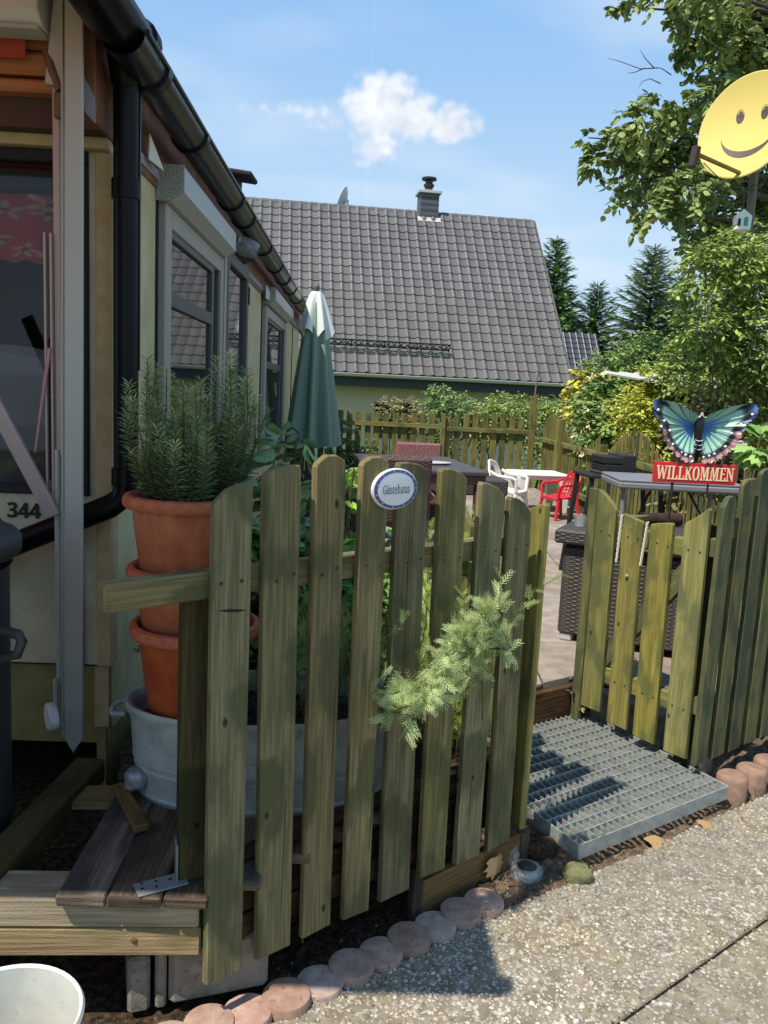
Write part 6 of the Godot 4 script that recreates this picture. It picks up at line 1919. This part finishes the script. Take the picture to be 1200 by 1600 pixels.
# ---------------------------------------------------------------- signs, mast and shed
func butterfly() -> void:
	var o := thing("butterfly_sign", "blue and mint metal butterfly above a red WILLKOMMEN board on a stake", "garden sign", Vector3(1.385, 0.2, -3.3), 0.02)
	var oy := 1.36 - 0.2
	var out := P2([60, 60, 145, 130, 285, 195, 435, 240, 545, 260, 615, 250, 635, 180, 625, 110, 585, 60, 520, 10, 490, -80, 475, -140, 455, -200, 395, -300, 345, -360, 275, -420, 205, -470, 125, -490, 55, -480, 50, -350, 35, -230])
	var k := 0.000345
	# smooth outline
	var cv := Curve2D.new()
	for i in out.size():
		var p0 := out[(i + out.size() - 1) % out.size()]
		var p1 := out[(i + 1) % out.size()]
		var tn := (p1 - p0) * 0.16
		cv.add_point(out[i], -tn, tn)
	cv.bake_interval = 4.0
	var pl := cv.get_baked_points()
	var n := 200
	var root := Vector2(52, -60)
	var blue := Color(0.05, 0.16, 0.5)
	var mint := Color(0.27, 0.54, 0.42)
	var dark := Color(0.012, 0.014, 0.016)
	var pink := Color(0.44, 0.22, 0.22)
	var tip_blue := Color(0.06, 0.13, 0.42)
	for s in [-1.0, 1.0]:
		var b := MB.new()
		b.use_c = true
		var rings := 18
		var P := []
		var C := []
		for j in rings + 1:
			var rp := []
			var rc := []
			for i in n + 1:
				var e := pl[int(float(i) / n * (pl.size() - 1))]
				var t := pow(float(j) / rings, 0.8)
				var scal := 1.0
				if j == rings and e.y < -120: scal = 1.0 + 0.03 * cos(i * 0.9)
				var q := root + (e - root) * t * scal
				var an := (e - root).angle()
				rp.append(Vector3(q.x * s * k, q.y * k * 0.95, 0.035 * t * t + 0.004 * sin(an * 22.0) * t))
				var c := blue.lerp(mint, smoothstep(0.12, 0.5, t))
				c = c.lerp(Color(0.42, 0.66, 0.56), 0.6 * smoothstep(0.45, 0.7, t))
				var lower := smoothstep(-40.0, -130.0, e.y) * smoothstep(40.0, 70.0, e.x)
				var inner := smoothstep(70.0, 40.0, e.x)
				# black border; beyond it pink below, blue at the tip
				var edge0 := lerpf(0.72, 0.7, lower)
				if e.y > 60 and e.x < 500: edge0 = 0.985
				var brd := smoothstep(edge0, edge0 + 0.07, t)
				c = c.lerp(dark, brd)
				if lower > 0.5: c = c.lerp(pink, smoothstep(0.86, 0.9, t))
				elif e.x > 480 and e.y < 262: c = c.lerp(tip_blue, smoothstep(0.9, 0.94, t))
				# veins
				var vn := absf(fposmod(an * 4.1 + 0.2, 1.0) - 0.5)
				c = c.lerp(dark, smoothstep(0.075, 0.045, vn) * smoothstep(0.05, 0.15, t))
				if e.y > 0 and absf(t - 0.5) < 0.02: c = c.lerp(dark, 0.8)
				c = c.lerp(dark, inner * smoothstep(0.9, 1.0, t))
				rc.append(c)
			P.append(rp)
			C.append(rc)
		for j in rings:
			for i in n:
				for z in [0.0, -0.0015]:
					var off := Vector3(0, 0, z)
					for tr in [[[j, i], [j, i + 1], [j + 1, i + 1]], [[j, i], [j + 1, i + 1], [j + 1, i]]]:
						var a: Vector3 = P[tr[0][0]][tr[0][1]] + off
						var bb: Vector3 = P[tr[1][0]][tr[1][1]] + off
						var cc: Vector3 = P[tr[2][0]][tr[2][1]] + off
						var nn := (bb - a).cross(cc - a)
						if nn.length() < 1e-12: continue
						nn = nn.normalized()
						if nn.z < 0: nn = -nn
						if z < 0: nn = -nn
						var i0 := b.v.size()
						b.tri(a, bb, cc, nn, nn, nn)
						b.c[i0] = C[tr[0][0]][tr[0][1]]
						b.c[i0 + 1] = C[tr[1][0]][tr[1][1]]
						b.c[i0 + 2] = C[tr[2][0]][tr[2][1]]
		var w := part("wing", b, M.wing, o)
		w.position = Vector3(0, oy, 0)
		w.rotation.y = -s * 0.12
		var db := MB.new()
		for q in [[575, 130], [470, 0], [380, -115], [325, -280], [210, -375], [85, -425], [500, -70], [150, -405]]:
			var t := (Vector2(q[0], q[1]) - root).length() / 640.0
			db.lathe([Vector2(0, 0.006), Vector2(0.004, 0.0045), Vector2(0.0062, 0.0)], 12, Transform3D(Basis(Vector3.RIGHT, PI / 2), Vector3(q[0] * s * k, q[1] * k * 0.95, 0.035 * t * t + 0.012)))
		part("dots", db, M.white_plastic, w)
	var bd := MB.new()
	bd.lathe([Vector2(0, -0.13), Vector2(0.01, -0.12), Vector2(0.015, -0.04), Vector2(0.017, 0.0), Vector2(0.02, 0.02), Vector2(0.016, 0.035), Vector2(0.017, 0.05), Vector2(0.01, 0.062), Vector2(0, 0.065)], 18, at(Vector3(0, oy - 0.03, 0.015)))
	part("body", bd, M.gutter, o)
	var bs := MB.new()
	for y in [-0.07, -0.088, -0.105]:
		var pts := []
		for q in 9: pts.append(Vector3(lerpf(-0.016, 0.016, q / 8.0), oy + y - 0.004 * sin(q / 8.0 * PI), 0.03 + 0.004 * sin(q / 8.0 * PI)))
		bs.tube(pts, 0.0018, 0.0018, 5)
	for s in [-1.0, 1.0]: bs.tube([Vector3(s * 0.002, oy + 0.04, 0.033), Vector3(s * 0.004, oy + 0.028, 0.035), Vector3(s * 0.012, oy + 0.02, 0.034), Vector3(s * 0.02, oy + 0.024, 0.03)], 0.0022, 0.0015, 5)
	part("stripes", bs, M.white_plastic, o)
	var an := MB.new()
	for s in [-1.0, 1.0]: an.tube([Vector3(s * 0.006, oy + 0.03, 0.015), Vector3(s * 0.025, oy + 0.06, 0.015), Vector3(s * 0.04, oy + 0.075, 0.015)], 0.0012, 0.001, 5)
	part("antenna", an, M.wire, o)
	part("board", bx(Vector3(-0.005, 0.955, 0.03), Vector3(0.345, 0.083, 0.006), 0.002, 0, 0, -0.005), M.sign_red, o)
	part("lettering", lettering("WILLKOMMEN", "Droid Serif", true, false, 0.322, 0.056, 0.002, Vector3(-0.004, 0.954, 0.0345)), M.sign_cream, o)
	var sk := MB.new()
	sk.tube([Vector3(-0.09, -0.2, 0.024), Vector3(-0.09, 0.95, 0.024)], 0.0055, 0.0055, 8)
	sk.tube([Vector3(0.06, 0.86, 0.02), Vector3(0.06, 1.06, 0.02)], 0.004, 0.004, 8)
	sk.tube([Vector3(-0.09, 0.98, 0.024), Vector3(0.0, 1.05, 0.01)], 0.003, 0.003, 6)
	part("stake", sk, M.wire, o)

func mast() -> void:
	var o := thing("dish_mast", "grey metal mast behind the side fence holding the yellow dish", "mast", Vector3(2.87, -0.08, -6.25))
	var b := MB.new()
	b.tube([Vector3(0, 0, 0), Vector3(0, 2.0, 0), Vector3(-0.02, 3.6, 0.0)], 0.035, 0.03, 12)
	part("pole", b, M.bark_grey, o)
	var d := thing("satellite_dish", "yellow satellite dish painted with a smiling face", "satellite dish", Vector3(2.72, 3.42, -6.12))
	# the dish faces left, towards the camera and a little up
	var z := Vector3(-0.7, 0.24, 0.66).normalized()
	var x := Vector3.UP.cross(z).normalized()
	var fb := Basis(x, z.cross(x), z)
	var R := 0.36
	var deep := func(r: float) -> float: return 0.075 * r * r / (R * R) - 0.03
	var sb := MB.new()
	var pr := []
	for i in 13: pr.append(Vector2(R * i / 12.0, deep.call(R * i / 12.0)))
	pr.append(Vector2(R + 0.008, deep.call(R) - 0.004))
	pr.append(Vector2(R + 0.004, deep.call(R) - 0.014))
	for i in range(12, -1, -1): pr.append(Vector2(R * i / 12.0, deep.call(R * i / 12.0) - 0.008))
	sb.lathe(pr, 64, Transform3D(fb * Basis(Vector3.RIGHT, PI / 2), Vector3.ZERO), 0.95, 1.08)
	part("dish", sb, M.dish, d)
	var on := func(px: float, py: float, lift: float) -> Vector3: return fb * Vector3(px * 0.95, py * 1.08, deep.call(Vector2(px, py).length()) + lift)
	for s in [-1.0, 1.0]:
		var eb := MB.new()
		var cx: float = s * 0.092
		eb.surf(func(u: float, v: float) -> Vector3: return on.call(cx + cos(u * TAU) * 0.03 * v, 0.1 + sin(u * TAU) * 0.047 * v, 0.0025), 28, 5, z)
		part("eye", eb, M.dish_mark, d)
		var gb := MB.new()
		gb.surf(func(u: float, v: float) -> Vector3: return on.call(cx + 0.004 + cos(lerpf(0.2, 2.9, u)) * lerpf(0.019, 0.024, v), 0.105 + sin(lerpf(0.2, 2.9, u)) * lerpf(0.03, 0.037, v), 0.0045), 16, 2, z)
		part("eye_glint", gb, M.dish_glint, d)
	var mb := MB.new()
	mb.surf(func(u: float, v: float) -> Vector3:
		var a := lerpf(PI * 1.03, PI * 1.97, u)
		var th := 0.05 * sin(u * PI)
		return on.call(cos(a) * 0.205, -0.02 + sin(a) * 0.15 - th * (v - 0.3), 0.0025), 40, 3, z)
	part("mouth", mb, M.dish_mark, d)
	var ab := MB.new()
	var lnb := fb * Vector3(0.0, -0.28, 0.42)
	lnb = Vector3(-0.47, -0.27, 0.25)
	bar(ab, fb * Vector3(0.02, -0.36, 0.035), lnb, 0.03, 0.022, 0.003)
	part("arm", ab, M.brass_dark, d)
	var nb := MB.new()
	nb.tube([lnb + Vector3(0.01, 0.04, 0.0), lnb + Vector3(0.0, -0.02, 0.0), lnb + Vector3(-0.01, -0.09, 0.0)], 0.032, 0.026, 14)
	nb.lathe([Vector2(0, 0.05), Vector2(0.03, 0.045), Vector2(0.032, 0.0), Vector2(0.025, -0.02)], 14, Transform3D(fb * Basis(Vector3.RIGHT, -PI / 2), lnb + Vector3(0.0, 0.03, -0.02)))
	part("receiver", nb, M.rust, d)
	var bb := MB.new()
	bb.tube([fb * Vector3(0, -0.1, -0.05), fb * Vector3(0, -0.15, -0.12), Vector3(0.13, -0.2, -0.13)], 0.03, 0.03, 8)
	bb.tube([Vector3(-0.4, -0.33, 0.25), Vector3(-0.15, -0.44, 0.1), Vector3(0.13, -0.4, -0.1)], 0.004, 0.004, 5)
	part("bracket", bb, M.rust, d)
	# hanging lantern
	var l := thing("hanging_lantern", "small white lantern house with a teal pane on the dish mast", "lantern", Vector3(2.78, 2.72, -6.2), -0.3)
	var lb := MB.new()
	lb.prism(P2([-0.055, 0, 0.055, 0, 0.06, 0.1, 0.0, 0.15, -0.06, 0.1]), 0.11, Transform3D.IDENTITY, 0.006)
	part("body", lb, M.white_plastic, l)
	for q in [[-0.025, 0.055, 0.018, 0.05, 1], [0.02, 0.06, 0.026, 0.06, 0]]: part("pane", bx(Vector3(q[0], q[1], 0.057), Vector3(q[2], q[3], 0.006)), M.teal if q[4] == 0 else M.black_matt, l)
	var wb := MB.new()
	wb.tube([Vector3(0, 0.148, 0), Vector3(0.0, 0.3, 0.0), Vector3(0.07, 0.34, -0.03)], 0.004, 0.004, 5)
	part("hanger", wb, M.wire, l)
	# a shed with a corrugated roof among the bushes
	var s := thing("garden_shed", "dark shed with a corrugated roof edge behind the butterfly", "shed", Vector3(4.3, -0.08, -7.6))
	part("wall", bx(Vector3(0.0, 0.8, -0.9), Vector3(2.4, 1.6, 1.4)), M.shed_wall, s)
	part("post", bx(Vector3(-1.1, 0.8, 0.0), Vector3(0.09, 1.6, 0.09), 0.005), M.bark_grey, s)
	part("post", bx(Vector3(1.1, 0.8, 0.0), Vector3(0.09, 1.6, 0.09), 0.005), M.bark_grey, s)
	var rb := MB.new()
	for sg in [0.0, -0.012]:
		rb.surf(func(u: float, v: float) -> Vector3: return Vector3(lerpf(-1.55, 1.4, u), 1.7 + 0.022 * sin(u * TAU * 17.0) + sg + v * 0.14, lerpf(0.25, -1.7, v)), 204, 2, Vector3.UP)
	part("roof", rb, M.corrugated, s)
	# a plain back chair glimpsed between the leaves
	var wc := thing("wire_chair", "white curved chair arms glimpsed right of the butterfly", "chair", Vector3(2.05, 0.236, -4.6), 0.4)
	var cb := MB.new()
	for q in [0.0, 0.04, 0.08]: cb.tube([Vector3(-0.1 + q, 1.14, 0.02), Vector3(-0.06 + q, 1.05, 0), Vector3(0.06 + q, 1.0 - q * 0.4, 0), Vector3(0.2 + q, 1.0 - q * 0.4, 0)], 0.006, 0.006, 6)
	var wl := MB.new()
	wl.tube([Vector3(0.3, 0, 0), Vector3(0.24, 1.0, 0)], 0.006, 0.006, 6)
	part("leg", wl, M.bark_grey, wc)
	part("arms", cb, M.white_plastic, wc)

func _ready() -> void:
	rng.seed = 20240611
	setup()
	make_materials()
	var clear := pm(hx("b4bcb8"), 0.05, {"alpha": 0.3})
	M.shoe = pm(hx("8c9496"), 0.45, {"metal": 0.4})
	M.clear_plastic = clear
	M.crack = pm(hx("2a2519"), 1.0)
	M.dry = pm(hx("a08358"), 0.9)
	M.tile_rest = pm(hx("63615e"), 0.42, {"spec": 0.5, "vc": true})
	M.rod_pink = pm(hx("b9868a"), 0.5)
	M.brass = pm(hx("6f5a40"), 0.45, {"metal": 0.4})
	M.brass_dark = pm(hx("7d6a34"), 0.5, {"metal": 0.3})
	M.panel_dark = pm(hx("8f8c72"), 0.85, {"t": [M.panel[0].albedo_texture, M.panel[0].heightmap_texture], "bump": 0.12, "sc": Vector3(4, 1, 1), "spec": 0.3})
	M.deck_warm = [pm(hx("d8b896"), 0.9, {"t": [M.deck[0].albedo_texture, M.deck[0].heightmap_texture], "bump": 0.2, "sc": Vector3(4, 1, 1), "spec": 0.3}), pm(hx("c9ad8c"), 0.9, {"t": [M.deck[0].albedo_texture, M.deck[0].heightmap_texture], "bump": 0.2, "sc": Vector3(4, 1, 1), "spec": 0.3})]
	M.moss_stone = pm(hx("c8d09a"), 0.95, {"t": [M.block.albedo_texture, M.block.heightmap_texture], "sc": Vector3(5, 5, 5), "tri": true})
	M.table_top = pm(hx("4d4444"), 0.35)
	M.plate = pm(hx("b8b0a4"), 0.4)
	M.dark_cushion = pm(hx("3a3a3e"), 0.8)
	M.log = pm(hx("9a7462"), 0.9, {"t": [M.deck[0].albedo_texture, M.deck[0].heightmap_texture], "sc": Vector3(6, 6, 6), "tri": true})
	M.dark_stave = pm(hx("3d2c28"), 0.8)
	M.dish_glint = pm(hx("d9c08a"), 0.5)
	M.teal = pm(hx("2f9a90"), 0.4)
	M.shed_wall = pm(hx("2c3232"), 0.9)
	M.corrugated = pm(hx("b9b6aa"), 0.7)
	make_leaf_meshes()
	ground()
	terrace()
	house()
	mobile_home()
	awning()
	gates()
	grating()
	corner()
	trees()
	shrubs()
	rosemary()
	herbs()
	furniture()
	parasol()
	butterfly()
	mast()
